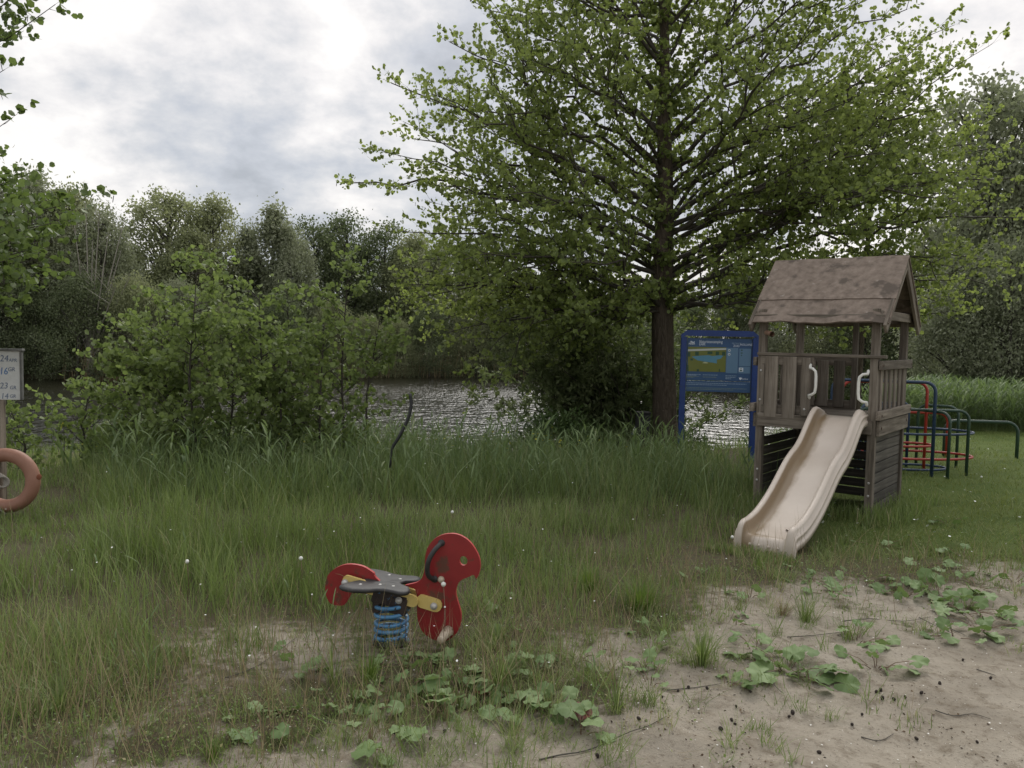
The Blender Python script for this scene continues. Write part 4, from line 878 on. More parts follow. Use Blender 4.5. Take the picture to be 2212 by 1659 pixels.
for i in range(230):      # short shoots on the trunk itself
    p = TP(1434, rng.uniform(-50, 690)); az = rng.uniform(0, 6.283); d = Vector((math.cos(az), math.sin(az), rng.uniform(-.1, .5))); a0_ = p + d * .12; ln = rng.uniform(.15, .6); k = 4
    for j in range(k): T.a.append(a0_ + d * ln * j / k); T.b.append(a0_ + d * ln * (j + 1) / k + Vector(rng.normal(size=3)) * .06)
print('alder twigs', len(T.a))
finish(T, 'alder_tree', 'large alder tree with ridged bare trunk and wide spreading crown over the lawn', 'tree', None, TB, LEAF_ROUND, 'alder_leaf', 8, .066, up=.2, catkins=5200)

# slimmer alder behind the tower
T = Tree(); YS = 14.2; p = P(1846, 915, YS); b0 = Vector((p.x, YS, tz(p.x, YS) - .05))
hh2 = [0, .9, 2.2, 3.6, 5.2, 6.6]; tp = [b0 + Vector((.03 * i, 0, h)) for i, h in enumerate(hh2)]
T.trunk = trunk_mb([tuple(p) for p in tp], [.075, .062, .052, .04, .025, .008], 10)
for i in range(30):
    h = rng.uniform(1.7, 6.3); az = rng.uniform(0, 6.283); rad = np.interp(h, [1.5, 2.5, 4, 6.3], [1.1, 2.0, 1.9, .5]) * rng.uniform(.7, 1.1)
    p0 = b0 + Vector((.03 * h / 1.3, 0, h)); grow_limb(T, p0, p0 + Vector((math.cos(az) * rad, math.sin(az) * rad, rad * rng.uniform(.1, .6))), .022, .05, spin=.7, planar=0, sec_step=.22, sec_len=.6, twig_step=.13)
finish(T, 'alder_tree', 'slender young alder whose thin trunk shows through the play tower railing', 'tree', None, b0, LEAF_ROUND, 'alder_leaf', 8, .07, up=.45, catkins=500)

# alder reaching in from the left edge, close to the camera
T = Tree(); b0 = Vector((-5.6, 6.3, tz(-5.6, 6.3))); YL = 5.9
tp = [b0 + Vector((.02 * i, 0, h)) for i, h in enumerate([-.05, 1, 2.2, 3.6, 5])]
T.trunk = trunk_mb([tuple(p) for p in tp], [.10, .085, .07, .05, .02], 12)
for (h, tx, ty, off) in [(2.6, 150, 10, 0), (2.5, 60, 60, .4), (2.7, 95, -40, -.3), (2.3, 40, 150, -.2), (2.1, 55, 255, .3), (2.0, 95, 375, .1), (1.9, 215, 430, .2), (1.7, 150, 480, -.3), (1.7, 120, 560, .5), (1.5, 60, 610, .0), (1.5, 100, 500, .9), (1.6, 30, 440, .6), (1.4, 20, 650, .4), (1.8, 60, 500, 1.2), (2.2, 15, 340, .8), (1.6, 10, 540, -.2), (3.0, 120, -200, .2), (3.2, -100, -300, .5), (1.5, 135, 600, 1.6), (1.8, 170, 520, 1.3),
                        (1.6, 5, 590, .8), (1.7, 40, 480, .2), (1.5, -40, 560, .3), (1.9, -60, 430, .0), (1.4, 50, 560, 1.4), (1.7, 90, 440, .9), (1.8, 20, 410, .5), (1.7, 150, 430, .6), (1.5, 130, 530, .1), (1.5, 80, 550, -.2), (1.4, 60, 640, .6), (1.6, 170, 470, 1.0), (1.3, 20, 690, .9), (1.7, 60, 400, 1.2), (1.6, 0, 470, .9), (1.5, 100, 600, 1.2), (1.6, 40, 520, -.3)]:
    p1 = P(tx - 30, ty, YL + off); grow_limb(T, b0 + Vector((.03, 0, h)), p1, .016, .04, spin=.6, planar=0, sec_step=.15, sec_len=.38, twig_step=.08, twig_len=(.05, .13), start=.35, secw=.009)
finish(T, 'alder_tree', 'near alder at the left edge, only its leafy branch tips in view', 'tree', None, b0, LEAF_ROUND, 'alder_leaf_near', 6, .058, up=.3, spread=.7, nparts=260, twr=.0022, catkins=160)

# ------------------------------------------------------------ saplings at the water's edge
def sapling(base, top, nl, rad, label, seed_leaf=7, size=.07, nparts=0, stems=1, low=.25):
    T = Tree(); T.trunk = MB(); H = top.z - base.z
    for s_ in range(stems):
        an = rng.uniform(0, 6.28); tip = top + Vector((math.cos(an), math.sin(an), 0)) * (0 if s_ == 0 else rad * .5) - Vector((0, 0, 0 if s_ == 0 else H * rng.uniform(.1, .3)))
        mid = base.lerp(tip, .5) + Vector(rng.normal(size=3)) * .05
        pts = [base, base.lerp(mid, .5), mid, mid.lerp(tip, .5), tip]
        T.trunk.tube(catmull([tuple(p) for p in pts], 3), list(np.linspace(.020, .004, 13)), 6, cap=False)
        for i in range(nl):
            u = rng.uniform(low, 1.0); p0 = base.lerp(mid, u * 2) if u < .5 else mid.lerp(tip, u * 2 - 1)
            az = rng.uniform(0, 6.28); r_ = rad * np.interp(u, [0, .3, .6, 1], [.8, 1.0, .8, .12]) * rng.uniform(.6, 1.1) + .08
            grow_limb(T, p0, p0 + Vector((math.cos(az) * r_, math.sin(az) * r_, r_ * rng.uniform(.3, .9))), .008, .05, spin=.7, planar=0, sec_step=.13, sec_len=.24, twig_step=.075, twig_len=(.04, .12), start=.2, secw=.008, sides=4)
        T.a.append(tip); T.b.append(tip + Vector((0, 0, .12)))
    return finish(T, 'alder_sapling', label, 'sapling', 'young alders growing at the water\'s edge', base, LEAF_ROUND, 'sapling_leaf', seed_leaf, size, trunk_mat='twig', up=.3, spread=.75, twr=.002, nparts=nparts)
for (bx_, tx, ty, Y_, nl, rad, np_, lab) in [
    (432, 425, 590, 9.2, 20, .62, 200, 'tallest young alder left of centre with a clear dark stem in the grass'),
    (400, 340, 650, 9.8, 14, .55, 0, 'young alder leaning left behind the tallest sapling'),
    (350, 480, 575, 10.2, 14, .6, 0, 'young alder with two leafy leaders behind the tallest sapling'),
    (300, 255, 770, 9.6, 10, .6, 0, 'low young alder left of the sapling clump, hanging over the water'),
    (200, 190, 850, 10.0, 8, .5, 0, 'smallest leftmost young alder beside the life buoy reeds'),
    (560, 560, 640, 10.0, 15, .6, 0, 'bushy young alder in the middle of the sapling clump'),
    (640, 620, 625, 10.8, 15, .65, 0, 'young alder right of the clump middle with a rounded top'),
    (690, 700, 700, 10.0, 11, .5, 0, 'short young alder in front of the pointed one'),
    (745, 752, 570, 10.6, 17, .66, 120, 'pointed young alder at the right end of the sapling clump'),
    (790, 820, 690, 10.9, 9, .5, 0, 'rightmost leafy young alder leaning toward the bent pipe'),
    (480, 500, 700, 9.5, 12, .6, 0, 'low full young alder at the front centre of the clump'),
    (610, 600, 750, 9.7, 10, .55, 0, 'low young alder filling the front right of the clump'),
    (270, 290, 700, 10.1, 10, .55, 0, 'young alder on the left shoulder of the clump'),
    (30, 25, 890, 9.6, 8, .35, 0, 'tiny young alder behind the wooden notice post')]:
    b_ = P(bx_, 950, Y_); b_ = Vector((b_.x, Y_, tz(b_.x, Y_))); sapling(b_, P(tx, ty, Y_), int(nl * 2.0), rad * 1.15, lab, 5, .062, np_, low=.06)

# ------------------------------------------------------------ willow shrub and other shore shrubs
def shrub(name, label, base, tips, leaf, mat, nleaf, size, r=.03, twl=(.12, .3), sec=.5, arch_=.14, wid=1.0, step=.16, tstep=.1, trunk='bark_far', up=.3):
    T = Tree(); T.trunk = MB(); T.trunk.tube([base - Vector((0, 0, .2)), base + Vector((0, 0, .15))], [r * 3, r * 2.4], 8)
    for tp_ in tips:
        p0 = base + Vector((rng.normal() * .12, rng.normal() * .12, 0)); grow_limb(T, p0, tp_, r, arch_, sec_step=step, sec_len=sec, twig_step=tstep, twig_len=twl, start=.3, planar=.2, sides=5, droop=.12, secw=.010)
    return finish(T, name, label, 'shrub', None, base, leaf, mat, nleaf, size, trunk_mat=trunk, up=up, spread=.5, wid=wid, twr=.0025)
bw_ = P(1375, 945, 14.2); bw_ = Vector((bw_.x, 14.2, tz(bw_.x, 14.2)))
tips = [P(tx, ty, 14.2 + off) for tx, ty, off in [(1055, 800, .3), (1045, 860, -.3), (1090, 740, -.6), (1130, 680, .5), (1180, 640, -.4), (1240, 640, .6), (1290, 620, -.8), (1100, 900, .1), (1160, 840, -.9), (1200, 760, 1.), (1250, 720, -1.1), (1330, 640, .3), (1380, 650, -.6), (1420, 680, .8), (1470, 700, .2), (1520, 740, .9), (1560, 800, .4), (1600, 870, .3), (1300, 760, -1.2), (1220, 880, -.6), (1340, 720, -1.3), (1140, 780, .0), (1350, 660, 1.2), (1270, 820, -1.0), (1480, 790, -.3)]]
tips += [P(rng.uniform(1070, 1450), rng.uniform(610, 840), 14.2 + rng.uniform(-1.2, 1.2)) for _ in range(34)]
shrub('willow_shrub', 'spreading dark willow shrub between the big alder and the open water', bw_, tips, LEAF_NARROW, 'willow_leaf', 16, .105, wid=1.6)
# nettle mound
def mound(name, label, cat, c, rx, ry, h, n, mat, leaf, size, wid=1.0):
    root = thing(name, label, cat, c)
    v = unit(n); v[:, 2] = np.abs(v[:, 2]); rr_ = rng.uniform(.55, 1.05, n)[:, None] * (1 + .22 * (vnoise(v[:, 0] * 3 + 5, v[:, 1] * 3 + c[0], 8)[:, None] - .5) * 2)
    pos = v * rr_ * np.array([rx, ry, h]); ax = v * .5 + unit(n) * .7; nn = v * .3 + unit(n) * .4 + np.array([0, 0, .6])
    me = batch_mesh('foliage', leaf[0], leaf[1], frames(ax, nn, size * rng.uniform(.5, 1.2, n), wid), pos, M[mat], np.clip(rng.normal(.45, .25, n), 0, 1)); o = link_mesh('foliage', me, root); o['kind'] = 'stuff'
    k = max(10, n // 120); a = rng.uniform(0, 6.28, k); q = np.stack([np.cos(a) * rx * .35, np.sin(a) * ry * .35, np.full(k, -.1)], 1); e_ = np.stack([np.cos(a) * rx * rng.uniform(.3, .8, k), np.sin(a) * ry * rng.uniform(.3, .8, k), np.full(k, h * .8)], 1)
    me = batch_mesh('stems', STICK[0], STICK[1], stick_frames(q, e_, np.full(k, .006)), q, M['twig']); o = link_mesh('stems', me, root); o['kind'] = 'stuff'
    return root
q = P(1212, 945, 12.4); mound('nettle_clump', 'rounded clump of dark nettles in front of the willow shrub', 'nettles', (q.x, 12.4, tz(q.x, 12.4) - .05), .80, .6, .80, 5200, 'nettle', LEAF_NARROW, .085, 2.0)
q = P(1500, 950, 13.6); mound('shore_plant', 'low dark leafy plant behind the left post of the information board', 'plant', (q.x, 13.6, tz(q.x, 13.6) - .05), .35, .3, .42, 600, 'nettle', LEAF_NARROW, .10, 1.6)

# ------------------------------------------------------------ far bank
def far_tree_arrays(kind, seed):
    """unit-height tree: returns trunk mb, leaf arrays"""
    r_ = np.random.default_rng(seed); tk = MB(); cl = []
    prof = {'broad': ([.12, .3, .55, .8, 1], [.20, .34, .36, .26, .05]), 'airy': ([.35, .5, .7, .88, 1], [.10, .24, .30, .24, .07]), 'willow': ([.05, .3, .6, .85, 1], [.24, .34, .33, .22, .05]),
            'slim': ([.1, .3, .6, .85, 1], [.13, .18, .17, .1, .02]), 'dark': ([.05, .3, .6, .85, 1], [.22, .27, .25, .18, .06]), 'bush': ([0, .3, .6, .85, 1], [.5, .62, .55, .36, .08])}[kind]
    lean = r_.normal(size=2) * .04; nl = {'airy': 120, 'broad': 190, 'willow': 210, 'slim': 120, 'dark': 190, 'bush': 150}[kind]
    pts = [(lean[0] * h, lean[1] * h, h) for h in np.linspace(-.03, .97, 8)]
    tk.tube(pts, list(np.linspace(.019, .003, 8)), 7, cap=False)
    lobes = [(r_.uniform(0, 6.28), r_.uniform(prof[0][0], .95), r_.uniform(.6, 1.15)) for _ in range(11)]
    for i in range(nl):
        h = r_.uniform(prof[0][0], 1.0) ** (1.0 if kind != 'airy' else .8); az = r_.uniform(0, 6.28); R_ = np.interp(h, *prof)
        la, lh, lf = min(lobes, key=lambda q: (abs((q[0] - az + 3.14) % 6.28 - 3.14) * .3 + abs(q[1] - h) * 1.4))
        R_ = R_ * lf * r_.uniform(.45, 1.0) ** .5
        c = np.array([lean[0] * h + math.cos(az) * R_, lean[1] * h + math.sin(az) * R_, h + r_.uniform(-.03, .03)])
        cl.append(c)
        if i % (2 if kind == 'airy' else 4) == 0:
            h0 = max(.06, h - R_ * r_.uniform(.7, 1.4)); a_ = Vector((lean[0] * h0, lean[1] * h0, h0)); b_ = Vector(c); tk.tube([a_, a_.lerp(b_, .5) + Vector((0, 0, .02)), b_], [.007, .005, .002], 4, cap=False)
    cl = np.array(cl); per = {'airy': 64, 'broad': 84, 'willow': 92, 'slim': 84, 'dark': 84, 'bush': 130}[kind]; n = len(cl) * per
    cc = np.repeat(cl, per, 0); sp_ = {'airy': .030, 'broad': .040, 'willow': .036, 'slim': .03, 'dark': .038, 'bush': .07}[kind]
    off = r_.normal(size=(n, 3)) * sp_ * (np.array([.8, .8, 1.5]) if kind in ('willow', 'slim') else np.array([1.15, 1.15, .75]))
    pos = cc + off
    v = r_.normal(size=(n, 3)); v /= np.linalg.norm(v, axis=1, keepdims=True)
    if kind in ('willow', 'slim'): ax = v * .6 + np.array([0, 0, -.5]); leaf = LEAF_NARROW; size, wd = .021, 2.2
    else: ax = v; leaf = LEAF_CLUMP; size, wd = (.0165, 1.0)
    if kind == 'bush': size *= 1.25
    nn = r_.normal(size=(n, 3)) * .6 + np.array([0, 0, .55])
    rnd = np.clip(np.repeat(r_.normal(.45, .16, len(cl)), per) + r_.normal(0, .14, n), 0, 1)
    return tk, leaf, frames(ax, nn, size * r_.uniform(.6, 1.3, n), wd), pos, rnd
FT = {}; NAMED = []
def far_proto(kind, mat, v):
    key = (kind, mat, v)
    if key not in FT:
        tk, leaf, Fm, pos, rnd = far_tree_arrays(kind, hash(kind) % 1000 + v * 31 if False else sum(map(ord, kind)) + v * 31)
        FT[key] = (tk.build('trunk', M['bark_far'], mesh_only=True), batch_mesh('crown', leaf[0], leaf[1], Fm, pos, M[mat], rnd))
    return FT[key]
def far_tree(name, kind, mat, v, x, y, H, rz, label, cat='tree', group='trees on the far bank', wide=1.0):
    tk, cr_ = far_proto(kind, mat, v); z = tz(x, y) if y < yn(x) or y > yf(x) + .5 else WATER + .15
    r_ = thing(name, label, cat, (x, y, z), rz, group)
    for nm, me in (('trunk', tk), ('crown', cr_)):
        o = link_mesh(nm, me, r_); o.scale = (H * wide, H * wide, H)
        if nm == 'crown': o['kind'] = 'stuff'
    return r_
# (D x, D top y, metres behind the shore, kind, material, variant, width factor, label)
rows = [
 (-60, 395, 2.5, 'broad', 'far_green', 0, 1.0, 'tall leafy tree at the far left edge behind the near alder twigs'),
 (60, 395, 3.0, 'willow', 'far_willow', 0, 1.1, 'tall pale willow behind the near alder at far left'),
 (150, 412, 3.5, 'broad', 'far_green', 1, .8, 'domed green tree left of the skyline gap'),
 (225, 455, 2.5, 'willow', 'far_willow', 1, .9, 'rounded willow stepping down towards the skyline gap'),
 (283, 540, 4.5, 'broad', 'far_green', 0, .9, 'low green tree filling the skyline gap'),
 (356, 418, 6.0, 'airy', 'far_green', 0, 1.0, 'round airy tree standing clear above the far wood, sky through its crown'),
 (408, 500, 4.0, 'broad', 'far_green', 1, .9, 'green tree tucked under the airy round one'),
 (462, 440, 5.5, 'broad', 'far_green', 0, .85, 'dense rounded tree right of the airy one'),
 (522, 500, 5.0, 'slim', 'far_willow', 0, 1.0, 'thin pale tree in the dip of the far skyline'),
 (580, 460, 4.0, 'slim', 'far_willow', 1, 1.5, 'pointed pale willow at the centre of the far wood'),
 (632, 505, 3.0, 'willow', 'far_willow', 0, .8, 'soft grey willow right of the pointed one'),
 (690, 488, 6.5, 'dark', 'far_dark', 0, .95, 'dark tree with a flat top on the far bank'),
 (755, 468, 7.0, 'dark', 'far_dark', 1, .95, 'highest dark tree left of the big alder crown'),
 (822, 490, 6.5, 'dark', 'far_dark', 0, .95, 'dark tree half hidden by the big alder twigs'),
 (890, 510, 5.0, 'broad', 'far_green', 1, .9, 'green tree seen under the left tip of the big alder'),
 (960, 530, 4.0, 'willow', 'far_willow', 1, .9, 'willow behind the left half of the big alder crown'),
 (1035, 540, 4.0, 'broad', 'far_green', 0, .9, 'green tree behind the big alder above the bright water'),
 (1110, 580, 4.0, 'dark', 'far_dark', 1, .9, 'dark tree behind the willow shrub'),
 (1185, 600, 4.0, 'broad', 'far_green', 1, .9, 'low tree seen in gaps left of the big trunk'),
 (1270, 640, 4.0, 'broad', 'far_green', 0, 1.0, 'far low tree just left of the big trunk'),
 (1370, 620, 4.0, 'dark', 'far_dark', 0, 1.0, 'far dark tree directly behind the big trunk'),
 (1480, 640, 4.0, 'broad', 'far_green', 1, 1.1, 'far tree right of the big trunk above the blue board'),
 (1590, 600, 3.0, 'willow', 'far_willow', 0, .9, 'far willow between the blue board and the play tower'),
 (1680, 660, 3.0, 'broad', 'far_green', 0, 1.0, 'far tree seen through the left side of the play tower'),
 (1790, 690, 2.5, 'broad', 'far_green', 1, 1.2, 'far low tree seen through the play tower opening'),
 (1890, 640, 2.5, 'dark', 'far_dark', 1, .9, 'far tree behind the right post of the play tower'),
 (1975, 600, 2.5, 'willow', 'far_willow', 1, .9, 'far willow just right of the tower roof'),
]
for i, (dx, ty, bk, kind, mat, v, wf, lab) in enumerate(rows):
    q = P(dx, 800, 40); sx_ = q.x / q.y; y = 20.0
    while yf(sx_ * y) > y or y < 28: y += .25
    y += bk; x = P(dx, 600, y).x; H = P(dx, ty, y).z - .0
    far_tree('far_tree', kind, mat, v, x, y, H + .1, i * 1.7, lab, wide=wf)
# second rank that closes the wood
for i in range(26):
    dx = -200 + i * 92 + rng.uniform(-25, 25); q = P(dx, 800, 40); sx_ = q.x / q.y; y = 20.0
    while yf(sx_ * y) > y or y < 28: y += .25
    y += rng.uniform(9, 13); x = P(dx, 600, y).x; ty = np.interp(dx, [0, 250, 300, 800, 1100, 1300, 1800, 2300], [470, 540, 585, 545, 620, 680, 720, 560]) + rng.uniform(-15, 25)
    kd = ('dark', 'far_dark', i % 2); NAMED.append((far_tree('far_tree', *kd, x, y, P(dx, ty, y).z, i * 2.3, 'dark rear tree across the lake', group='rear rank of dark trees across the lake', wide=1.1), dx, 700, 'dark rear tree of the far wood', 'far'))
# bushes at the far waterline
bl = {1: 'leafy green bush overhanging the far water at left', 4: 'pale bush right of the bare stemmed willow', 8: 'dark bush beneath the pointed far willow', 12: 'wide bush at the open water left of the willow shrub', 13: 'rounded bush at the brightest stretch of far shore'}
for i in range(30):
    dx = -150 + i * 78 + rng.uniform(-18, 18)
    if 205 < dx < 270: continue
    q = P(dx, 800, 40); sx_ = q.x / q.y; y = 20.0
    while yf(sx_ * y) > y or y < 28: y += .25
    y += rng.uniform(-.2, .9); x = P(dx, 700, y).x
    mat = ['far_green', 'far_dark', 'far_willow'][int(rng.integers(0, 3))]; H = rng.uniform(2.6, 4.8)
    o_ = far_tree('shore_bush', 'bush', mat, i % 2, x, y, H, i * 1.3, bl.get(i, 'shrub at the foot of the far wood'), 'shrub', 'shrubs along the far waterline', wide=.75)
    if i not in bl: NAMED.append((o_, dx, 790, {'far_green': 'mid green', 'far_dark': 'dark green', 'far_willow': 'grey green'}[mat] + ' shrub at the far waterline', 'far'))
# bare stemmed willow with pale poles, tan reeds at its foot
q = P(210, 800, 34); y = 34.6; b_ = Vector((P(195, 780, y).x, y, WATER + .3)); T = Tree(); T.trunk = MB(); T.trunk.tube([b_ - Vector((0, 0, .3)), b_ + Vector((0, 0, .6))], [.22, .16], 9)
for (tx, ty) in [(160, 480), (185, 440), (200, 520), (235, 500), (215, 460), (262, 540), (150, 560), (140, 620), (280, 600), (300, 660), (250, 620), (320, 640), (175, 590), (225, 580), (270, 470)]:
    p1 = P(tx, ty, y + rng.uniform(-1, 1)); mid = b_.lerp(p1, .5) + Vector((0, 0, .35)); pp = catmull([tuple(b_ + Vector((0, 0, .6))), tuple(b_.lerp(mid, .5) + Vector((0, 0, .3))), tuple(mid), tuple(p1)], 4); T.trunk.tube(pp, list(np.linspace(.055, .012, len(pp))), 5, cap=False)
    for k in range(5):
        a_ = Vector(pp[int(rng.integers(5, len(pp) - 1))]); T.trunk.tube([a_, a_ + Vector((rng.normal() * .5, rng.normal() * .3, rng.uniform(.4, 1.1)))], [.014, .004], 3, cap=False)
finish(T, 'bare_willow', 'old willow of pale nearly leafless poles fanning up from the far bank', 'tree', None, b_, LEAF_NARROW, 'far_willow', 0, .1, trunk_mat='bark_pale')

# trees on the right shore, beyond the lawn
for (dx, ty, Y_, kind, mat, v, wf, lab) in [(2120, 175, 24, 'airy', 'far_willow', 0, .9, 'tall feathery willow at right whose tip bends over against the sky'),
    (2215, 235, 23, 'willow', 'far_willow', 1, .75, 'tall willow cut by the right edge'), (2290, 330, 24, 'willow', 'far_willow', 0, .9, 'willow just outside the right edge'),
    (2085, 560, 21.5, 'willow', 'far_willow', 0, 1.15, 'broad grey willow behind the climbing frame'), (2190, 520, 20.5, 'willow', 'far_willow', 1, 1.0, 'dark willow with a visible trunk at the right edge'),
    (2010, 480, 33, 'airy', 'far_green', 0, .8, 'thin airy tree right of the tower roof'), (2160, 420, 27, 'dark', 'far_green', 1, 1.0, 'dark tree behind the right hand willows'), (2260, 450, 28, 'dark', 'far_green', 0, 1.0, 'dark tree behind the right edge willow'),
    (2045, 640, 26, 'bush', 'far_willow', 0, .5, 'rounded willow bush beyond the reeds'), (2350, 600, 19, 'bush', 'far_green', 1, .5, 'green bush outside the right edge')]:
    x = P(dx, 700, Y_).x; far_tree('willow_tree' if 'willow' in lab else 'far_tree', kind, mat, v, x, Y_, P(dx, ty, Y_).z, dx * .01, lab, group='trees on the right shore', wide=wf)
# ------------------------------------------------------------ grasses
def blade_template(bend, segs=3, w0=1.0):
    vs = []; 
    for i in range(segs):
        u = i / segs; h = u * (1 - .25 * bend * u); y = bend * u * u; w_ = .5 * (1 - u * .55) * w0 if i else .4 * w0
        vs += [(-w_, y, h), (w_, y, h)]
    vs.append((0, bend, 1 - .25 * bend - .12 * bend * bend))
    fs = [(2 * i, 2 * i + 1, 2 * i + 3, 2 * i + 2) for i in range(segs - 1)] + [(2 * segs - 2, 2 * segs - 1, 2 * segs)]
    return vs, fs
def merge_batches(name, batches, mat, parent=None):
    """batches: (tv,tf,M,T,rnd); builds one mesh from templates that share face layout"""
    tf = batches[0][1]; V = len(batches[0][0]); co = []; rn = []
    for tv, _, Mx, T_, rd_ in batches: co.append((np.einsum('nij,vj->nvi', Mx, np.asarray(tv, float)) + T_[:, None, :])); rn.append(rd_)
    co = np.concatenate(co); rn = np.concatenate(rn); n = len(co)
    eye = np.zeros((n, 3, 3)); me = batch_mesh(name, np.zeros((V, 3)), tf, eye, np.zeros((n, 3)), mat, rn)
    me.vertices.foreach_set('co', co.reshape(-1).astype(np.float32)); me.update(); return me
def blade_frames(az, h, w_, lean):
    c, s = np.cos(az), np.sin(az); n = len(az); Mx = np.zeros((n, 3, 3))
    Mx[:, 0, 0] = c * w_; Mx[:, 1, 0] = s * w_
    Mx[:, 0, 1] = -s * h; Mx[:, 1, 1] = c * h
    lx, ly = lean; Mx[:, 0, 2] = lx * h; Mx[:, 1, 2] = ly * h; Mx[:, 2, 2] = h
    return Mx
def grass(name, x, y, h, w_, mat, rnd=None, bends=(.08, .2, .4, .7), segs=3, leanamp=.18):
    n = len(x); z = terr(x, y) - .01; k = rng.integers(0, len(bends), n); B = []
    if rnd is None: rnd = rng.random(n)
    for i, bd in enumerate(bends):
        s_ = k == i; m_ = s_.sum()
        if not m_: continue
        tv, tf = blade_template(bd, segs); ln = rng.normal(size=(2, m_)) * leanamp
        B.append((tv, tf, blade_frames(rng.uniform(0, 6.283, m_), h[s_], w_[s_], ln), np.stack([x[s_], y[s_], z[s_]], 1), rnd[s_]))
    me = merge_batches(name, B, M[mat]); o = link_mesh(name, me); o['kind'] = 'stuff'; return o
def sample(n, y0, y1, xr=.80, power=1.0):
    """positions in the wedge the camera looks over and a step to either side, denser near"""
    u = rng.random(n); y = (y0 ** (1 - power) + u * (y1 ** (1 - power) - y0 ** (1 - power))) ** (1 / (1 - power)) if power != 1 else y0 * (y1 / y0) ** u
    x = (rng.random(n) * 2 - 1) * (xr * y + .5); return x, y
def in_tower(x, y):
    c, s = math.cos(-RZ), math.sin(-RZ); u = (x - FL.x) * c - (y - FL.y) * s; v = (x - FL.x) * s + (y - FL.y) * c
    return (u > .1) & (u < W_ - .1) & (v > .1) & (v < D_ - .1) | ((np.abs(u - .765) < .25) & (v < -.9) & (v > -1.86))
shore_ok = lambda x, y: (y < yn(x) + .6)
def path_h(x, y):
    l_ = np.asarray(lawn(x, y)); v = veg(x, y); e_ = y - ysand(x)
    h = .075 + .10 * sm(0, 1.2, e_) + .075 * sm(1.0, 3.0, e_) + .27 * sm(7.0, 9.5, y)
    h = h * (1 - .45 * sm(2.2, 3.0, x) * sm(8.5, 10, y)) + .10 * (fbm(x * .8, y * .8, 91, 3) - .5) * 2 + .1 * sm(-1.0, -2.6, x) * sm(3.2, 4.6, y)
    # shorter and thinner by the sand between rider and slide
    h = h * (1 - .45 * np.exp(-(((x - 1.5) / 1.3) ** 2 + ((y - 5.6) / 1.0) ** 2)))
    h = h * (1 - .62 * sm(-.50, -.56, x / y) * sm(4.6, 5.2, y))      # trodden round the life buoy
    c, s = math.cos(-RZ), math.sin(-RZ); u = (x - FL.x) * c - (y - FL.y) * s; v_ = (x - FL.x) * s + (y - FL.y) * c
    h = h * (1 - .65 * (np.abs(u - .75) < .42) * (v_ < -1.8) * (v_ > -2.7))                  # short in front of the slide lip
    return np.maximum(h, .05) * (1 - l_) + .06 * l_
# A main grass
x, y = sample(205000, 2.5, 14.5, .78, 1.35); v = veg(x, y); l_ = np.asarray(lawn(x, y))
cl = sm(.36, .62, fbm(x * 3, y * 3, 61, 4)); thin = 1 - .62 * np.exp(-((y - ysand(x) - .6) / 1.3) ** 2); keep = (rng.random(len(x)) < v * thin * (.12 + .88 * cl)) & (l_ < .5) & shore_ok(x, y) & ~in_tower(x, y) & (v > .12)
x, y = x[keep], y[keep]; h = path_h(x, y) * rng.uniform(.45, 1.3, len(x)); hue = np.clip(.46 + (fbm(x * .9, y * .9, 12, 3) - .5) * .9 + rng.normal(0, .24, len(x)), 0, .92)
hue = np.where(rng.random(len(x)) < .035 + .10 * (1 - sm(.3, 2.0, y - ysand(x))), rng.uniform(.95, 1, len(x)), hue)
print('grass', len(x)); grass('meadow_grass', x, y, h, rng.uniform(.0028, .006, len(x)) * (1 + .07 * np.maximum(y - 4, 0)), 'grass', hue, (.06, .16, .32, .6))
# B tall coarse grass in the belt before the water
x, y = sample(30000, 5.4, 13.6, .78, 1.0); l_ = np.asarray(lawn(x, y)); dens = sm(7.3, 9.4, y + .6 * sm(-.5, -2.5, x)) * (1 - sm(2.0, 2.9, x)) * (1 - sm(-.47, -.53, x / y))
keep = (rng.random(len(x)) < dens) & shore_ok(x, y) & (l_ < .3) & ~in_tower(x, y); x, y = x[keep], y[keep]
grass('tall_grass', x, y, rng.uniform(.22, .74, len(x)), rng.uniform(.005, .013, len(x)), 'reed', np.clip(rng.normal(.48, .28, len(x)), 0, 1), (.06, .2, .4, .8), 4, .22)
# C lawn at the right
x, y = sample(85000, 5.2, 19, .95, 1.2); l_ = np.asarray(lawn(x, y)); keep = (l_ > .3) & (x > .3 * y) & (y < yn(x) - .3) & ~in_tower(x, y); x, y = x[keep], y[keep]
grass('lawn_grass', x, y, rng.uniform(.03, .085, len(x)) * (1 + .5 * sm(.62, .75, fbm(x, y, 4, 3))), rng.uniform(.004, .008, len(x)) * (1 + .06 * y), 'lawn', np.clip(.5 + (fbm(x * .6, y * .6, 44, 3) - .5) * 1.2 + rng.normal(0, .15, len(x)), 0, 1), (.2, .5, .8), 2, .35)
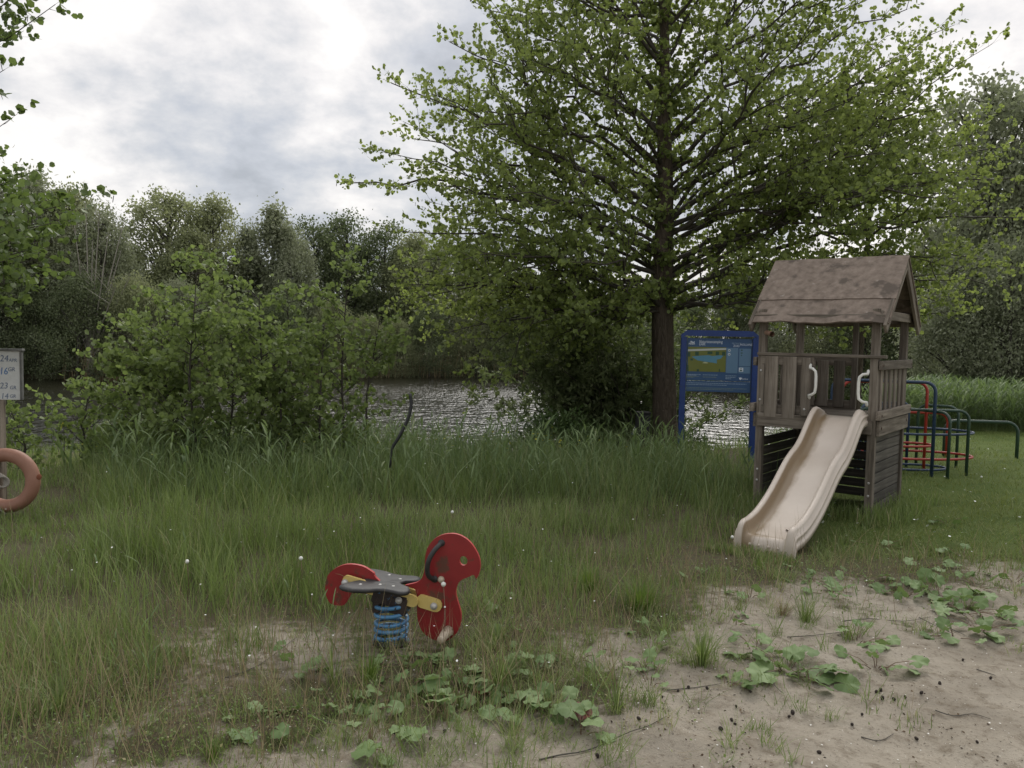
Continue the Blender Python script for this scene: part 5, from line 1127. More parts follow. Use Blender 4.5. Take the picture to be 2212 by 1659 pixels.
# grass fringe round the tower feet and the slide
x = []; y = []
for i in range(2600):
    a = rng.uniform(0, 6.283); r_ = abs(rng.normal(0, .35)); e_ = rng.uniform(-.25, 1.2)
    bx_, by_ = [(rng.uniform(-.1, W_ + .15), rng.uniform(-.35, .05)), (W_ + rng.uniform(.0, .35), rng.uniform(-.3, D_ + .3)), (rng.uniform(-.4, .02), rng.uniform(-.3, D_)), (.765 + rng.choice([-1, 1]) * rng.uniform(.28, .45), -rng.uniform(0, 1.85)), (rng.uniform(.4, 1.1), -rng.uniform(1.98, 2.2))][int(rng.integers(0, 5))]
    c, s = math.cos(RZ), math.sin(RZ); x.append(FL.x + bx_ * c - by_ * s); y.append(FL.y + bx_ * s + by_ * c)
x, y = np.array(x), np.array(y); grass('meadow_grass', x, y, np.minimum(rng.uniform(.10, .34, len(x)), path_h(x, y) * 1.1 + .03 + .12 * (y > 6.9)), rng.uniform(.005, .009, len(x)), 'grass', np.clip(rng.normal(.5, .25, len(x)), 0, 1), (.1, .3, .6), 3, .15)
# scattered small tufts on the thin ground
nc = 1700; cx_, cy_ = sample(nc, 2.7, 7.2, .76, 1.4); e_ = cy_ - ysand(cx_); keep = (rng.random(nc) < np.exp(-((e_ - .25) / .85) ** 2) * (.35 + .9 * sm(.45, .6, fbm(cx_ * 1.7, cy_ * 1.7, 23, 3)))) & (e_ > -1.2); cx_, cy_ = cx_[keep], cy_[keep]
k = 22; x = np.repeat(cx_, k) + rng.normal(0, .022, len(cx_) * k) * np.repeat(rng.uniform(.6, 2.0, len(cx_)), k); y = np.repeat(cy_, k) + rng.normal(0, .022, len(cx_) * k) * np.repeat(rng.uniform(.6, 2.0, len(cx_)), k)
hh3 = np.repeat(rng.uniform(.05, .17, len(cx_)), k) * rng.uniform(.5, 1.15, len(x)); ok = ~in_tower(x, y); x, y, hh3 = x[ok], y[ok], hh3[ok]
hue = np.clip(np.repeat(rng.uniform(.2, 1.0, len(cx_)), k)[ok] + rng.normal(0, .12, len(x)), 0, 1)
grass('turf_wisps', x, y, hh3, rng.uniform(.002, .0045, len(x)), 'grass', hue, (.15, .4, .8), 3, .4)
# D dry stalks
x, y = sample(20000, 2.8, 9, .75, 1.3); e_ = y - ysand(x); keep = (rng.random(len(x)) < np.exp(-((e_ - .8) / 1.0) ** 2) * .6 + .07) & (veg(x, y) > .2) & ~in_tower(x, y) & (lawn(x, y) < .3); x, y = x[keep], y[keep]
grass('dry_stalks', x, y, rng.uniform(.04, .40, len(x)) ** 1.4 * 1.5, rng.uniform(.002, .0042, len(x)), 'straw', rng.random(len(x)), (.05, .15, .3), 3, .25)
# fallen straw lying on the soil
x, y = sample(4200, 2.9, 7.5, .75, 1.3); keep = (rng.random(len(x)) < np.exp(-((y - ysand(x) - .4) / .8) ** 2) * .9 + .03) & (y - ysand(x) > -.9); x, y = x[keep], y[keep]; a = rng.uniform(0, 6.28, len(x)); ln = rng.uniform(.04, .2, len(x))
p0 = np.stack([x, y, terr(x, y) + .006], 1); p1 = np.stack([x + np.cos(a) * ln, y + np.sin(a) * ln, terr(x + np.cos(a) * ln, y + np.sin(a) * ln) + rng.uniform(.004, .03, len(x))], 1)
o = link_mesh('fallen_straw', batch_mesh('fallen_straw', STICK[0], STICK[1], stick_frames(p0, p1, np.full(len(x), .0016)), p0, M['straw'])); o['kind'] = 'stuff'
# E low weeds mat (tiny leaves) at the edge
x, y = sample(90000, 2.6, 8.5, .75, 1.3); e_ = y - ysand(x); nz = fbm(x * 2.4, y * 2.4, 71, 4)
keep = (rng.random(len(x)) < np.exp(-((e_ - .9) / 1.2) ** 2) * sm(.38, .56, nz) * (.15 + .85 * veg(x, y))) & ~in_tower(x, y); x, y = x[keep], y[keep]; n = len(x)
o = link_mesh('ground_weeds', batch_mesh('ground_weeds', LEAF_NARROW[0], LEAF_NARROW[1], frames(unit(n) + np.array([0, 0, .5]), unit(n) * .5 + np.array([0, 0, .6]), rng.uniform(.007, .02, n), 2.4), np.stack([x, y, terr(x, y) + rng.uniform(0, .05, n)], 1), M['grass'], np.clip(rng.normal(.5, .3, n), 0, 1))); o['kind'] = 'stuff'

# reeds: stem with arching leaves
def reed_mesh(h, nl, seed, lw=.016, ll=.32, bare=.25):
    r_ = np.random.default_rng(seed); mb = MB(); lean = r_.normal(size=2) * .07
    st_ = [(lean[0] * u * u * h, lean[1] * u * u * h, h * u) for u in np.linspace(0, 1, 4)]; mb.tube(st_, [.0034, .003, .0024, .001], 3, cap=False)
    for i in range(nl):
        u = bare + (1 - bare) * (i + .5) / nl; b_ = Vector((lean[0] * u * u * h, lean[1] * u * u * h, h * u)); az = i * 2.6 + r_.normal() * .5; d = Vector((math.cos(az), math.sin(az), 0)); s_ = Vector((-d.y, d.x, 0)); L_ = ll * r_.uniform(.6, 1.15) * (1 - .35 * abs(u - .6)); bd = r_.uniform(.05, .62)
        q = []; k = 4
        for j in range(k + 1):
            t_ = j / k; q.append(b_ + d * L_ * (.45 * t_ + .55 * bd * t_ * t_) + Vector((0, 0, L_ * (.85 * t_ - bd * .9 * t_ * t_))))
        w_ = [.25, .9, 1, .7]; vs = []
        for j in range(k): vs += [q[j] - s_ * lw / 2 * w_[j], q[j] + s_ * lw / 2 * w_[j]]
        vs.append(q[k]); mb.add(vs, [(2 * j, 2 * j + 1, 2 * j + 3, 2 * j + 2) for j in range(k - 1)] + [(2 * k - 2, 2 * k - 1, 2 * k)])
    return mb
def reed_arrays(mb):
    return np.array([tuple(v) for v in mb.v]), mb.f
def reeds(name, x, y, h, seeds=6, nl=6, **kw):
    n = len(x); k = rng.integers(0, seeds, n); objs = []
    z = terr(x, y) - .02; per = []
    tfs = None; B = []
    for i in range(seeds):
        tv, tf = reed_arrays(reed_mesh(1.0, nl, 100 + i, **kw)); s_ = k == i; m_ = s_.sum()
        if not m_: continue
        az = rng.uniform(0, 6.283, m_); c, s = np.cos(az), np.sin(az); Mx = np.zeros((m_, 3, 3)); hh_ = h[s_]
        Mx[:, 0, 0] = c * hh_; Mx[:, 0, 1] = -s * hh_; Mx[:, 1, 0] = s * hh_; Mx[:, 1, 1] = c * hh_; Mx[:, 2, 2] = hh_; Mx[:, 0, 2] = rng.normal(size=m_) * .08 * hh_; Mx[:, 1, 2] = rng.normal(size=m_) * .08 * hh_
        B.append((tv, tf, Mx, np.stack([x[s_], y[s_], z[s_]], 1), np.clip(rng.normal(.45, .22, m_), 0, .95)))
    me = merge_batches(name, B, M['reed']); o = link_mesh(name, me); o['kind'] = 'stuff'; return o
x, y = sample(4200, 6.0, 13.8, .78, 1.0); dens = sm(7.5, 9.6, y + .6 * sm(-.5, -3, x)) * (1 - sm(2.0, 2.7, x)) * (1 - sm(-.47, -.53, x / y)) * (.3 + .7 * sm(.4, .6, fbm(x * .9, y * .9, 19, 2)))
keep = (rng.random(len(x)) < dens) & (y < yn(x) + .8); x, y = x[keep], y[keep]; print('reeds', len(x))
reeds('reed_belt', x, y, rng.uniform(.42, .80, len(x)), lw=.028, ll=.40)
# reeds of the right shore
y = rng.uniform(15.8, 22, 6500); x = y * rng.uniform(.44, .85, 6500); keep = (y < yn(x) + .5) & (y > yn(x) - 4.5 + 4 * sm(.5, .6, x / y) * -1); x, y = x[keep], y[keep]
reeds('shore_reeds', x, y, rng.uniform(.5, .95, len(x)), lw=.034, ll=.4)
x = rng.uniform(4.5, 9.5, 500); y = yn(x) + rng.uniform(-1.2, .3, 500); reeds('shore_reeds', x[:260], y[:260], rng.uniform(.25, .5, 260), lw=.03, ll=.4)
# tan reeds on the far bank
x = np.concatenate([P(255, 780, 34.5).x + rng.normal(0, 1.0, 700), rng.uniform(-16, 12, 500)]); y = np.concatenate([rng.uniform(33.9, 36.5, 700), np.zeros(500)]); y[700:] = yf(x[700:]) - .3 + rng.uniform(0, .8, 500)
grass('dry_reeds', x, y, rng.uniform(1.0, 2.0, len(x)), np.full(len(x), .05), 'straw', rng.uniform(.2, .8, len(x)), (.1, .2, .3), 2, .1)

# single reed shoots standing in the thin grass by the sand
RM = [reed_mesh(1.0, nl_, 300 + i, lw=.020 if i % 2 else .030, ll=.42, bare=.15) for i, nl_ in enumerate((3, 4, 5, 4, 6))]
RMe = []
for mb in RM:
    me = mb.build('reed_shoot', M['reed'], mesh_only=True); a_ = me.attributes.new('rnd', 'FLOAT', 'POINT'); a_.data.foreach_set('value', np.full(len(me.vertices), .42, np.float32)); RMe.append(me)
shoots = [(212, 1300, 90), (300, 1345, 95), (322, 1490, 110), (290, 1490, 90), (250, 1480, 80), (405, 1260, 70), (150, 1340, 85), (60, 1380, 80), (520, 1300, 60), (560, 1345, 65), (620, 1330, 70), (740, 1390, 95), (690, 1420, 90), (722, 1440, 100), (1010, 1330, 80), (1030, 1290, 70), (985, 1350, 60), (1200, 1380, 60), (1165, 1250, 55),
          (1275, 1560, 100), (1720, 1330, 75), (1735, 1350, 80), (1760, 1345, 70), (1800, 1350, 70), (1850, 1310, 60), (1640, 1180, 30), (1700, 1190, 28), (20, 1560, 60), (110, 1600, 60), (180, 1640, 70), (420, 1420, 60), (880, 1330, 60), (480, 1250, 60), (1460, 1330, 45), (1565, 1300, 50), (135, 1480, 90), (360, 1400, 80), (70, 1250, 70), (240, 1190, 70), (1330, 1240, 50), (1110, 1230, 60)]
for i, (dx, dy, hp) in enumerate(shoots):
    g_ = G(dx, dy); hh_ = hp * 1.35 * g_.y / FPX * 1.1
    o = link_mesh('reed_shoot', RMe[i % 5]); o.location = g_; o.scale = (hh_, hh_, hh_); o.rotation_euler = (rng.normal() * .07, rng.normal() * .07, i * 1.9)
    tag(o, 'young reed shoot', 'reed', 'young reed shoots in the thin grass by the sand'); NAMED.append((o, dx, dy, 'young reed shoot', 'near'))

# bright tufts
def tuft(dx, dy, n, h, spread, label, mat='grass_bright', wd=.004):
    g_ = G(dx, dy); root = thing('grass_tuft', label, 'grass tuft', g_, 0, 'separate grass tufts near the sand'); a = rng.uniform(0, 6.283, n); r_ = np.abs(rng.normal(0, spread * .35, n)); B = []; k = rng.integers(0, 3, n)
    for i, bd in enumerate((.2, .5, .9)):
        s_ = k == i; m_ = s_.sum(); tv, tf = blade_template(bd, 3)
        B.append((tv, tf, blade_frames(a[s_] - math.pi / 2, h * rng.uniform(.5, 1.1, m_), rng.uniform(wd * .7, wd * 1.3, m_), (np.cos(a[s_]) * .35 * r_[s_] / spread, np.sin(a[s_]) * .35 * r_[s_] / spread)), np.stack([np.cos(a[s_]) * r_[s_], np.sin(a[s_]) * r_[s_], np.full(m_, -.01)], 1), rng.random(m_)))
    me = merge_batches('blades', B, M[mat]); o = link_mesh('blades', me, root); o['kind'] = 'stuff'
tuft(1385, 1320, 420, .24, .16, 'dense bright green grass tuft between the rider and the slide')
tuft(1270, 1275, 220, .20, .14, 'smaller bright grass tuft left of the dense one')
tuft(1435, 1375, 60, .14, .08, 'little grass tuft below the dense bright one', 'grass')
tuft(1515, 1440, 170, .22, .09, 'upright olive grass tuft at the sand edge below the slide', 'grass')
tuft(1740, 1345, 70, .22, .10, 'thin upright grass tuft in the sand right of the slide foot', 'grass')
tuft(1830, 1380, 60, .16, .10, 'thin grass tuft beside the coltsfoot on the sand', 'grass')
tuft(1330, 1540, 26, .26, .05, 'sparse fan of stalks growing from the bare sand', 'grass', .006)
tuft(1690, 1330, 90, .13, .09, 'straw coloured grass tuft at the sand edge', 'straw', .003)
tuft(1640, 1230, 120, .14, .2, 'yellowish grass tuft in front of the slide foot')
tuft(1080, 1480, 120, .22, .10, 'grass tuft below the red rider board', 'grass')
tuft(800, 1465, 90, .16, .10, 'short grass tuft below the blue spring')
tuft(720, 1480, 60, .26, .06, 'tall thin grass tuft left of the coltsfoot', 'grass')
tuft(460, 1640, 100, .09, .10, 'bright grass tuft at the lower edge left')
tuft(320, 1480, 60, .26, .07, 'tall thin grass tuft on the bare patch at left', 'grass')
tuft(130, 1540, 110, .2, .12, 'grass tuft in the lower left corner', 'grass')
tuft(800, 1600, 40, .10, .07, 'reddish dry tuft on the sand below the coltsfoot', 'straw', .003)
tuft(965, 1560, 90, .10, .10, 'reddish dry tuft on the sand right of the coltsfoot', 'straw', .003)
tuft(1075, 1390, 60, .2, .07, 'grass tuft right of the red rider board', 'grass')

# ------------------------------------------------------------ coltsfoot
def colts_leaf(seed):
    r_ = random.Random(seed); n = 26; vs = [(0, 0, .0)]; ring1 = []
    for i in range(n):
        a = -math.pi / 2 + .20 + (2 * math.pi - .40) * i / (n - 1); lob = 1 + .07 * math.cos(a * 7) + (.055 if i % 2 else -.02) + r_.uniform(-.04, .04)
        rr_ = .5 * lob * (1.0 + .10 * math.sin(a)) ; x_, y_ = rr_ * math.cos(a), rr_ * math.sin(a) + .0
        ring1.append((x_, y_, .05 * math.cos(a * 5 + seed) + .035 * r_.uniform(-1, 1) - .05 + .1 * abs(x_)))
    vs += [(x_ * .55, y_ * .55, z_ * .35 + .025) for x_, y_, z_ in ring1] + ring1
    fs = [(0, 1 + i, 2 + i) for i in range(n - 1)] + [(1 + i, 1 + n + i, 2 + n + i, 2 + i) for i in range(n - 1)]
    mb = MB(); mb.add([(x_, y_ + .42, z_) for x_, y_, z_ in vs], fs, 0, True); return mb
def cl_mesh(seed, rv, mat='coltsfoot'):
    me = colts_leaf(seed).build('leaf', M[mat], mesh_only=True); a_ = me.attributes.new('rnd', 'FLOAT', 'POINT')
    v = np.array([rv] * len(me.vertices), np.float32); v[1:27] += .12; v[0] += .25; a_.data.foreach_set('value', np.clip(v, 0, 1)); return me
CLM = [cl_mesh(i, .15 + .12 * i) for i in range(7)]; RED = cl_mesh(3, .5, 'red_leaf')
def colts(dx, dy, n, rad, size, label, red=0, flat=.5, group='coltsfoot plants on the sand'):
    g_ = G(dx, dy); root = thing('coltsfoot_plant', label, 'plant', g_, 0, group)
    for i in range(n):
        a = rng.uniform(0, 6.283); r_ = rad * math.sqrt(rng.random()); sz = size * rng.uniform(.55, 1.05); hx = math.cos(a) * r_; hy = math.sin(a) * r_
        zb = tz(g_.x + hx, g_.y + hy) - g_.z + rng.uniform(.012, .05 + .03 * flat) * (1.3 - r_ / rad * .6)
        rot = Euler((rng.normal() * .36 + .15, rng.normal() * .36, a - math.pi / 2 + rng.normal() * .4)); 
        if i < red: rot = Euler((.15, -.1, a)); sz = size * .85
        me = RED if i < red else CLM[int(rng.integers(0, 7))]
        o = link_mesh('leaf', me, root, Matrix.Translation((hx, hy, zb)) @ rot.to_matrix().to_4x4() @ Matrix.Diagonal((sz, sz, sz, 1)))
        if i < red: o['label'] = 'red withered leaf'
        mb = MB(); mb.tube([(hx * .2, hy * .2, -.01), (hx * .6, hy * .6, zb * .7), (hx, hy, zb)], [.0024, .002, .0017], 4, cap=False); mb.build('stalk', M['stem'], root)
for a in [
    (880, 1440, 8, .14, .085, 'coltsfoot plant on the soil just below the blue spring'),
    (935, 1470, 9, .17, .10, 'large leaved coltsfoot plant below the red rider board'),
    (990, 1500, 8, .15, .10, 'coltsfoot plant with a bright leaf in the middle of the patch', ),
    (860, 1510, 9, .16, .10, 'coltsfoot plant left in the patch under the rider'),
    (930, 1545, 8, .14, .105, 'coltsfoot plant at the lower edge of the patch under the rider'),
    (790, 1545, 6, .12, .085, 'coltsfoot plant at the left end of the patch'),
    (760, 1580, 6, .12, .08, 'coltsfoot plant reaching out on bare sand at the patch corner'),
    (835, 1630, 5, .09, .115, 'coltsfoot plant at the very bottom of the picture'),
    (570, 1560, 7, .14, .085, 'lone coltsfoot plant on the bare sand left of the patch'),
    (1130, 1545, 10, .16, .11, 'coltsfoot plant right of the patch with big toothed leaves'),
    (1190, 1540, 7, .12, .10, 'coltsfoot plant joining the red leaved one'),
    (1255, 1590, 6, .10, .12, 'coltsfoot plant with one red leaf beside the long twig', 1),
    (1063, 1500, 4, .08, .08, 'small coltsfoot plant with a dull red leaf in the patch', 1),
    (1130, 1420, 8, .16, .085, 'coltsfoot plant right of the rider beneath thin grass'),
    (1110, 1370, 6, .13, .08, 'coltsfoot plant behind the thin grass right of the rider'),
    (1095, 1310, 5, .11, .08, 'coltsfoot plant in the grass right of the red head board'),
    (1160, 1460, 6, .12, .085, 'greyish coltsfoot plant between patch and twig'),
    (1405, 1480, 5, .09, .07, 'tiny dark coltsfoot plant on the open sand'),
    (1410, 1385, 5, .12, .085, 'coltsfoot plant below the bright grass tuft'),
    (1390, 1450, 5, .12, .075, 'coltsfoot plant in the thin turf above the tiny dark one'),
    (1565, 1485, 4, .08, .095, 'grey coltsfoot plant of few leaves alone on the sand'),
    (1590, 1350, 5, .09, .08, 'coltsfoot plant at the turf edge left of the slide foot'),
    (1630, 1410, 6, .13, .09, 'coltsfoot plant left behind the broad one on sand'),
    (1700, 1450, 14, .24, .13, 'broad coltsfoot plant on the open sand below the slide'),
    (1750, 1480, 6, .12, .10, 'coltsfoot leaves at the right end of the broad plant'),
    (1893, 1445, 8, .15, .095, 'round coltsfoot plant alone in the right hand sand'),
    (1850, 1385, 8, .16, .095, 'coltsfoot plant beside the dry twigs on the sand'),
    (1800, 1290, 7, .16, .085, 'coltsfoot plant in the turf corner right of the slide'),
    (1870, 1260, 8, .2, .085, 'coltsfoot plant at the turf edge between slide and big clump'),
    (1950, 1290, 9, .18, .11, 'coltsfoot plant at the left end of the big clump'),
    (2030, 1290, 12, .22, .115, 'coltsfoot plant at the back of the big clump'),
    (2085, 1320, 14, .24, .12, 'coltsfoot plant in the middle of the big clump on the right'),
    (2120, 1355, 12, .20, .115, 'coltsfoot plant at the shaded front of the big clump'),
    (2060, 1375, 6, .14, .09, 'coltsfoot plant spilling over the twigs below the big clump'),
    (2110, 1270, 8, .2, .09, 'coltsfoot plant behind the big clump at the lawn edge'),
    (2190, 1255, 8, .2, .09, 'coltsfoot plant at the lawn edge by the right border'),
    (1990, 1225, 7, .22, .085, 'coltsfoot plant in the short turf above the big clump'),
    (2080, 1200, 6, .22, .08, 'coltsfoot plant in the lawn well above the big clump'),
    (2050, 1130, 5, .2, .075, 'coltsfoot plant in the lawn right of the tower post'),
    (1760, 1260, 5, .15, .08, 'coltsfoot plant at the slide foot right hand side'),
    (1690, 1225, 4, .12, .085, 'pale coltsfoot plant in front of the slide lip'),
    (1900, 1180, 5, .18, .08, 'coltsfoot plant under the right front post of the tower'),
    (1620, 1290, 5, .14, .08, 'coltsfoot plant hidden in grass left of the slide foot'),
    (690, 1480, 5, .1, .08, 'coltsfoot plant in the soil left of the spring'),
    (640, 1430, 4, .12, .075, 'dusty coltsfoot plant behind the bare patch'),
    (1250, 1420, 5, .13, .075, 'coltsfoot plant half covered by dry weeds'),
    (1480, 1250, 4, .13, .075, 'coltsfoot plant deep in the turf left of the slide')]:
    colts(*a)

# ------------------------------------------------------------ flowers, twigs, cones, shells
def dandelion(dx, dy, hpx, label):
    g_ = G(dx, dy + hpx); top = P(dx, dy, g_.y); rel = top - g_; root = thing('dandelion', label, 'dandelion', g_, 0, 'dandelion seed heads')
    mb = MB(); mb.tube([(0, 0, 0), tuple(rel * .5 + Vector((.01, 0, 0))), tuple(rel)], .0018, 5); mb.build('stem', M['stem'], root)
    n = 160; v = unit(n); me = batch_mesh('seed_head', STICK[0], STICK[1], stick_frames(np.tile(np.array(rel), (n, 1)), np.array(rel) + v * .017, np.full(n, .0016)), np.tile(np.array(rel), (n, 1)), M['dandelion'])
    mb2_ = MB(); mb2_.dome(tuple(rel), .0125, (0, 0, 1), 1, 10, 4); mb2_.dome(tuple(rel), .0125, (0, 0, -1), 1, 10, 4); mb2_.build('seed_head', M['dandelion'], root)
for a in [(404, 1213, 90, 'white dandelion clock in the grass at left'), (650, 1206, 90, 'white dandelion clock left behind the rider tail'), (958, 1262, 150, 'white dandelion clock on a reddish stem before the red board'), (977, 1106, 60, 'small white dandelion clock in the tall grass above the rider'), (1582, 1160, 30, 'white dandelion clock left of the slide foot'), (2120, 1030, 12, 'white flower head on the lawn right of the climbing frame')]: dandelion(*a)
# buds on thin reddish stalks before the rider
for dx, dy, hp, lab in ((961, 1312, 120, 'thin reddish stalk with a small white bud before the red board'), (674, 1285, 90, 'thin stalk with a white bud before the tail board'), (792, 1285, 90, 'thin stalk with a tiny bud before the clamp'), (878, 1330, 70, 'thin stalk with a tiny bud right of the blue spring')):
    g_ = G(dx, dy + hp); top = P(dx, dy, g_.y) - g_; root = thing('flower_stalk', lab, 'flower stalk', g_, 0, 'thin budding stalks before the rider'); mb = MB(); mb.tube([(0, 0, 0), tuple(top * .5 + Vector((-.006, 0, 0))), tuple(top)], .0015, 5); mb.build('stem', M['stem'], root); mb = MB(); mb.dome(tuple(top), .005, (0, 0, 1), 1.4, 7, 3); mb.build('bud', M['dandelion'], root)
# daisies on the lawn and small white flowers in the grass
x, y = sample(420, 5.5, 15, .75, 1.1); l_ = np.asarray(lawn(x, y)); keep = (l_ > .6) & (y < yn(x) - 1); x, y = x[keep][:130], y[keep][:130]; n = len(x)
hexa = [(0, 0, .15)] + [(math.cos(i * 1.047), math.sin(i * 1.047), 0) for i in range(6)]; hf = [(0, 1 + i, 1 + (i + 1) % 6) for i in range(6)]
def flowers(name, x, y, z, r_, mat):
    n = len(x); Mx = np.zeros((n, 3, 3)); Mx[:, 0, 0] = Mx[:, 1, 1] = Mx[:, 2, 2] = r_; Mx[:, 0, 2] = rng.normal(size=n) * r_ * .3; Mx[:, 2, 1] = rng.normal(size=n) * r_ * .4 - r_ * .4
    o = link_mesh(name, batch_mesh(name, hexa, hf, Mx, np.stack([x, y, z], 1), M[mat])); o['kind'] = 'stuff'
flowers('daisies', x, y, terr(x, y) + .07, .011, 'daisy')
x, y = sample(900, 3.6, 9, .7, 1.2); keep = (veg(x, y) > .5) & (lawn(x, y) < .4); x, y = x[keep][:220], y[keep][:220]; flowers('small_white_flowers', x, y, terr(x, y) + path_h(x, y) * rng.uniform(.7, 1.1, len(x)), .0055, 'daisy')
x = np.concatenate([P(1130, 950, 11).x + rng.normal(0, .5, 60), rng.uniform(-6, 2, 40)]); y = np.concatenate([rng.normal(10.6, .4, 60), rng.uniform(8, 11.5, 40)]); flowers('small_yellow_flowers', x, y, terr(x, y) + rng.uniform(.42, .62, 100), .012, 'yellow_flower')
# yellow iris leaves by the life buoy
q = P(205, 900, 9.9); rt = thing('iris_clump', 'clump of broad arching iris leaves left of the young alders', 'plant', (q.x, 9.9, tz(q.x, 9.9)))
B = []; n = 34; a = rng.uniform(0, 6.28, n); tv, tf = blade_template(.45, 4); B.append((tv, tf, blade_frames(a, rng.uniform(.55, .85, n), np.full(n, .038), rng.normal(size=(2, n)) * .12), np.stack([rng.normal(0, .14, n), rng.normal(0, .1, n), np.zeros(n)], 1), rng.uniform(.2, .7, n))); o = link_mesh('leaves', merge_batches('leaves', B, M['reed']), rt); o['kind'] = 'stuff'
q = P(138, 920, 9.6); rt = thing('yellow_iris', 'single yellow iris flower in the grass right of the life buoy', 'flower', (q.x, 9.6, tz(q.x, 9.6))); mb = MB(); hz_ = q.z - rt.location.z; mb.tube([(0, 0, 0), (0, 0, hz_)], .004, 5); mb.build('stem', M['grass'], rt); mb = MB()
for k in range(3): mb.add([(0, 0, hz_), (.03 * math.cos(k * 2.1), .03 * math.sin(k * 2.1), hz_ + .02), (.05 * math.cos(k * 2.1 + .3), .05 * math.sin(k * 2.1 + .3), hz_ - .03), (.02 * math.cos(k * 2.1 + .8), .02 * math.sin(k * 2.1 + .8), hz_ + .05)], [(0, 1, 2, 3)])
mb.build('petals', M['yellow_flower'], rt)
# long twig and twigs on the sand
def twig(pts, r_, label, mat='bark_far'):
    w_ = [G(*p) + Vector((0, 0, r_ * .8 + .004)) for p in pts]; b_ = w_[0].copy(); mb = MB(); pp = catmull([tuple(p - b_) for p in w_], 3); mb.tube(pp, list(np.linspace(r_, r_ * .4, len(pp))), 6); o = mb.build('twig', M[mat]); o.location = b_; tag(o, label, 'twig', 'twigs lying on the sand')
twig([(1165, 1650), (1210, 1637), (1265, 1628), (1320, 1605), (1360, 1590), (1400, 1572), (1440, 1552)], .0035, 'long pale twig lying diagonally on the sand at bottom centre')
for a, lab in (([(1820, 1345), (1880, 1342), (1950, 1345), (2010, 1338)], 'long thin twig below the big coltsfoot clump'), ([(1985, 1340), (2020, 1355), (2060, 1372)], 'dark twig crossing the sand under the clump'), ([(2050, 1360), (2085, 1378)], 'short dark stick at the clump front'),
               ([(2020, 1540), (2060, 1552), (2100, 1548), (2140, 1560)], 'wavy dark twig at lower right'), ([(1700, 1380), (1760, 1375), (1830, 1368)], 'thin twig left of the sand coltsfoot'), ([(1645, 1440), (1670, 1480), (1690, 1510)], 'thin bent twig beside the broad plant'), ([(1440, 1495), (1500, 1490), (1560, 1482)], 'pale straw like twig left of the grey plant'), ([(2110, 1450), (2150, 1462)], 'short stick at the right border'), ([(1860, 1600), (1900, 1605), (1930, 1590)], 'small twig at bottom right'),
               ([(650, 1540), (720, 1570), (760, 1600)], 'thin stalk lying left of the patch'), ([(480, 1470), (560, 1440), (640, 1380)], 'dry stalk lying over the bare patch'), ([(300, 1330), (390, 1400), (440, 1420)], 'dry stalk at the left edge of the bare patch')): twig(a, .0028, lab)
# cones
cm = MB(); cm.dome((0, 0, 0), .0075, (1, 0, 0), 1.5, 8, 4); cm.dome((0, 0, 0), .0075, (-1, 0, 0), 1.1, 8, 4); cme = cm.build('alder_cone', M['cone'], mesh_only=True)
for i, (dx, dy) in enumerate([(1465, 1498), (1487, 1492), (1527, 1492), (1590, 1530), (1430, 1512), (1704, 1552), (1712, 1550), (1580, 1560), (1588, 1568), (1556, 1585), (1893, 1500), (1902, 1496), (1906, 1512), (1930, 1518), (1955, 1516), (1990, 1500), (1862, 1550), (1840, 1575), (2080, 1430), (1770, 1630), (2110, 1610), (1290, 1640), (930, 1600), (850, 1590), (960, 1585), (2140, 1470), (1620, 1500), (1980, 1600), (2030, 1480), (1380, 1560)]):
    g_ = G(dx, dy); o = link_mesh('alder_cone', cme); o.location = g_ + Vector((0, 0, .007)); o.rotation_euler = (rng.uniform(0, 6), rng.uniform(0, 6), rng.uniform(0, 6)); s_ = rng.uniform(.7, 1.2); o.scale = (s_, s_, s_); tag(o, 'alder cone', 'cone', 'alder cones on the sand'); NAMED.append((o, dx, dy, 'small black alder cone', 'near'))
# debris flakes and shell fragments
n = 16000; x, y = sample(n, 2.6, 7.0, .78, 1.6); e_ = y - ysand(x); keep = (rng.random(n) < .10 + .9 * sm(.5, .68, fbm(x * 2.2, y * 2.2, 88, 4))) & (e_ < 1.5); x, y = x[keep], y[keep]; n = len(x)
nrm = unit(n) * .35 + np.array([0, 0, 1]); ax = unit(n); ax[:, 2] *= .2
o = link_mesh('litter', batch_mesh('litter', LEAF_CLUMP[0], LEAF_CLUMP[1], frames(ax, nrm, (.003 + .016 * rng.random(n) ** 2.5), .6), np.stack([x, y, terr(x, y) + .003], 1), M['debris'])); o['kind'] = 'stuff'
n = 5200; x, y = sample(n, 2.6, 7.5, .78, 1.7); e_ = y - ysand(x); keep = (e_ < 1.2); x, y = x[keep], y[keep]; n = len(x); nrm = unit(n) * .5 + np.array([0, 0, 1]); ax = unit(n); ax[:, 2] *= .2
o = link_mesh('shell_fragments', batch_mesh('shell_fragments', LEAF_CLUMP[0], LEAF_CLUMP[1], frames(ax, nrm, .0018 + .006 * rng.random(n) ** 4 * 1.6 + .0012, .8), np.stack([x, y, terr(x, y) + .003], 1), M['shell'])); o['kind'] = 'stuff'
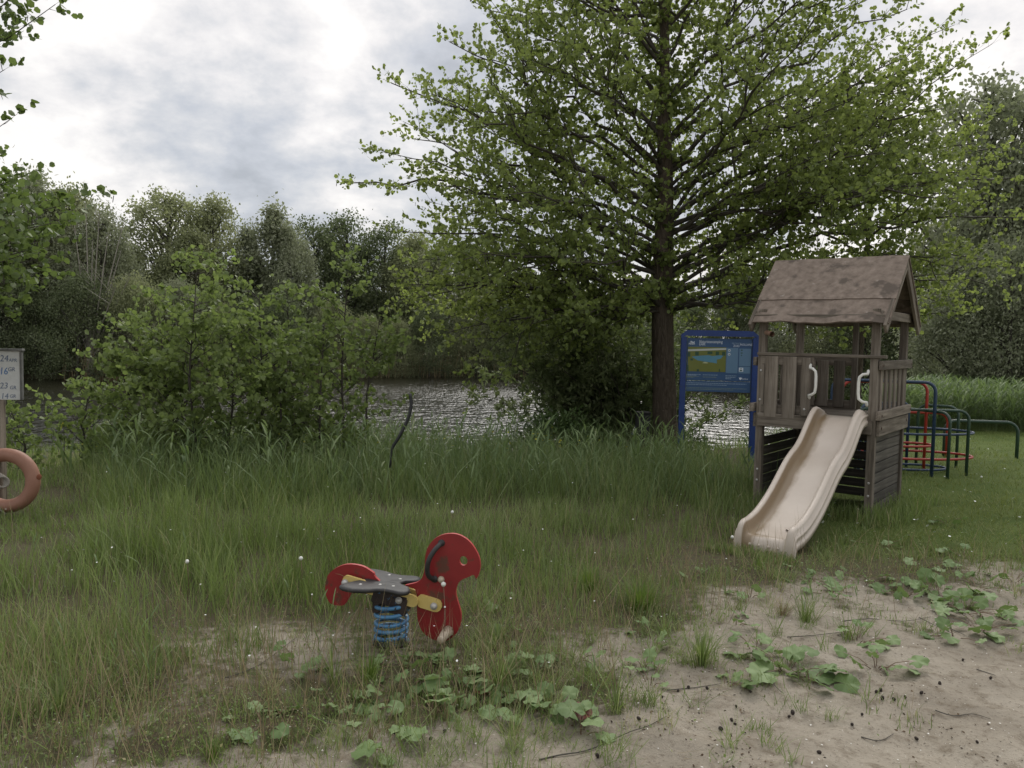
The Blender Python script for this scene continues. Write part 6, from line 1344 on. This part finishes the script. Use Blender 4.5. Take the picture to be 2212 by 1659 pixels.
# dead leaf on the slide
slw = tw.matrix_basis @ Vector((sxc + .11, -.066 - 1.60, .143)); o = link_mesh('dead_leaf', cl_mesh(5, .3, 'debris')); o.location = slw; o.scale = (.05, .035, .06); o.rotation_euler = (.1, .3, .9); tag(o, 'small dark dead leaf lying at the foot of the slide', 'leaf')

# ------------------------------------------------------------ labels of look-alikes, from the nearest thing one can find
LAND = {'near': [('the spring rider', 860, 1390), ('the slide foot', 1665, 1190), ('the long pale twig', 1300, 1610), ('the broad coltsfoot plant on open sand', 1690, 1455), ('the big coltsfoot clump', 2085, 1320), ('the lone round coltsfoot plant', 1893, 1445),
                 ('the dense bright grass tuft', 1385, 1320), ('the bare sandy patch at left', 560, 1420), ('the bright grass tuft at the lower edge', 460, 1640), ('the life buoy', 40, 1050), ('the left dandelion clock', 404, 1213), ('the grey coltsfoot of few leaves', 1565, 1485), ('the wavy dark twig', 2080, 1550), ('the tall tuft on the bare patch', 320, 1480), ('the grass tuft in the lower left corner', 130, 1540)],
        'far': [('the notice board', 20, 780), ('the bare poled willow', 210, 740), ('the tallest sapling', 425, 760), ('the pointed sapling', 750, 760), ('the willow shrub', 1200, 780), ('the big alder trunk', 1437, 780), ('the blue board', 1548, 780), ('the play tower', 1780, 780), ('the climbing frame', 1990, 800)]}
grp = {}
for o, dx, dy, pre, k in NAMED:
    nm, lx, ly = min(LAND[k], key=lambda q: math.hypot(q[1] - dx, q[2] - dy)); ex, ey = dx - lx, dy - ly
    if k == 'far': rel = 'seen beyond' if abs(ex) < 45 else ('beyond and left of' if ex < 0 else 'beyond and right of')
    else: rel = ('left of' if ex < 0 else 'right of') if abs(ex) > abs(ey) * 1.2 else ('in front of' if ey > 0 else 'behind')
    grp.setdefault((pre, rel, nm), []).append((math.hypot(ex, ey), o))
ORD = ['closest', 'second closest', 'third closest', 'fourth closest', 'fifth closest', 'sixth closest', 'seventh closest', 'eighth closest', 'ninth closest', 'tenth closest']
for (pre, rel, nm), lst in grp.items():
    lst.sort(key=lambda q: q[0])
    for i, (_, o) in enumerate(lst): o['label'] = f"{pre} {rel} {nm}" if len(lst) == 1 else f"{ORD[min(i, 9)]} {pre} {rel} {nm}"
for o in bpy.data.objects:
    if o.name.startswith('small_print'): o['kind'] = 'stuff'
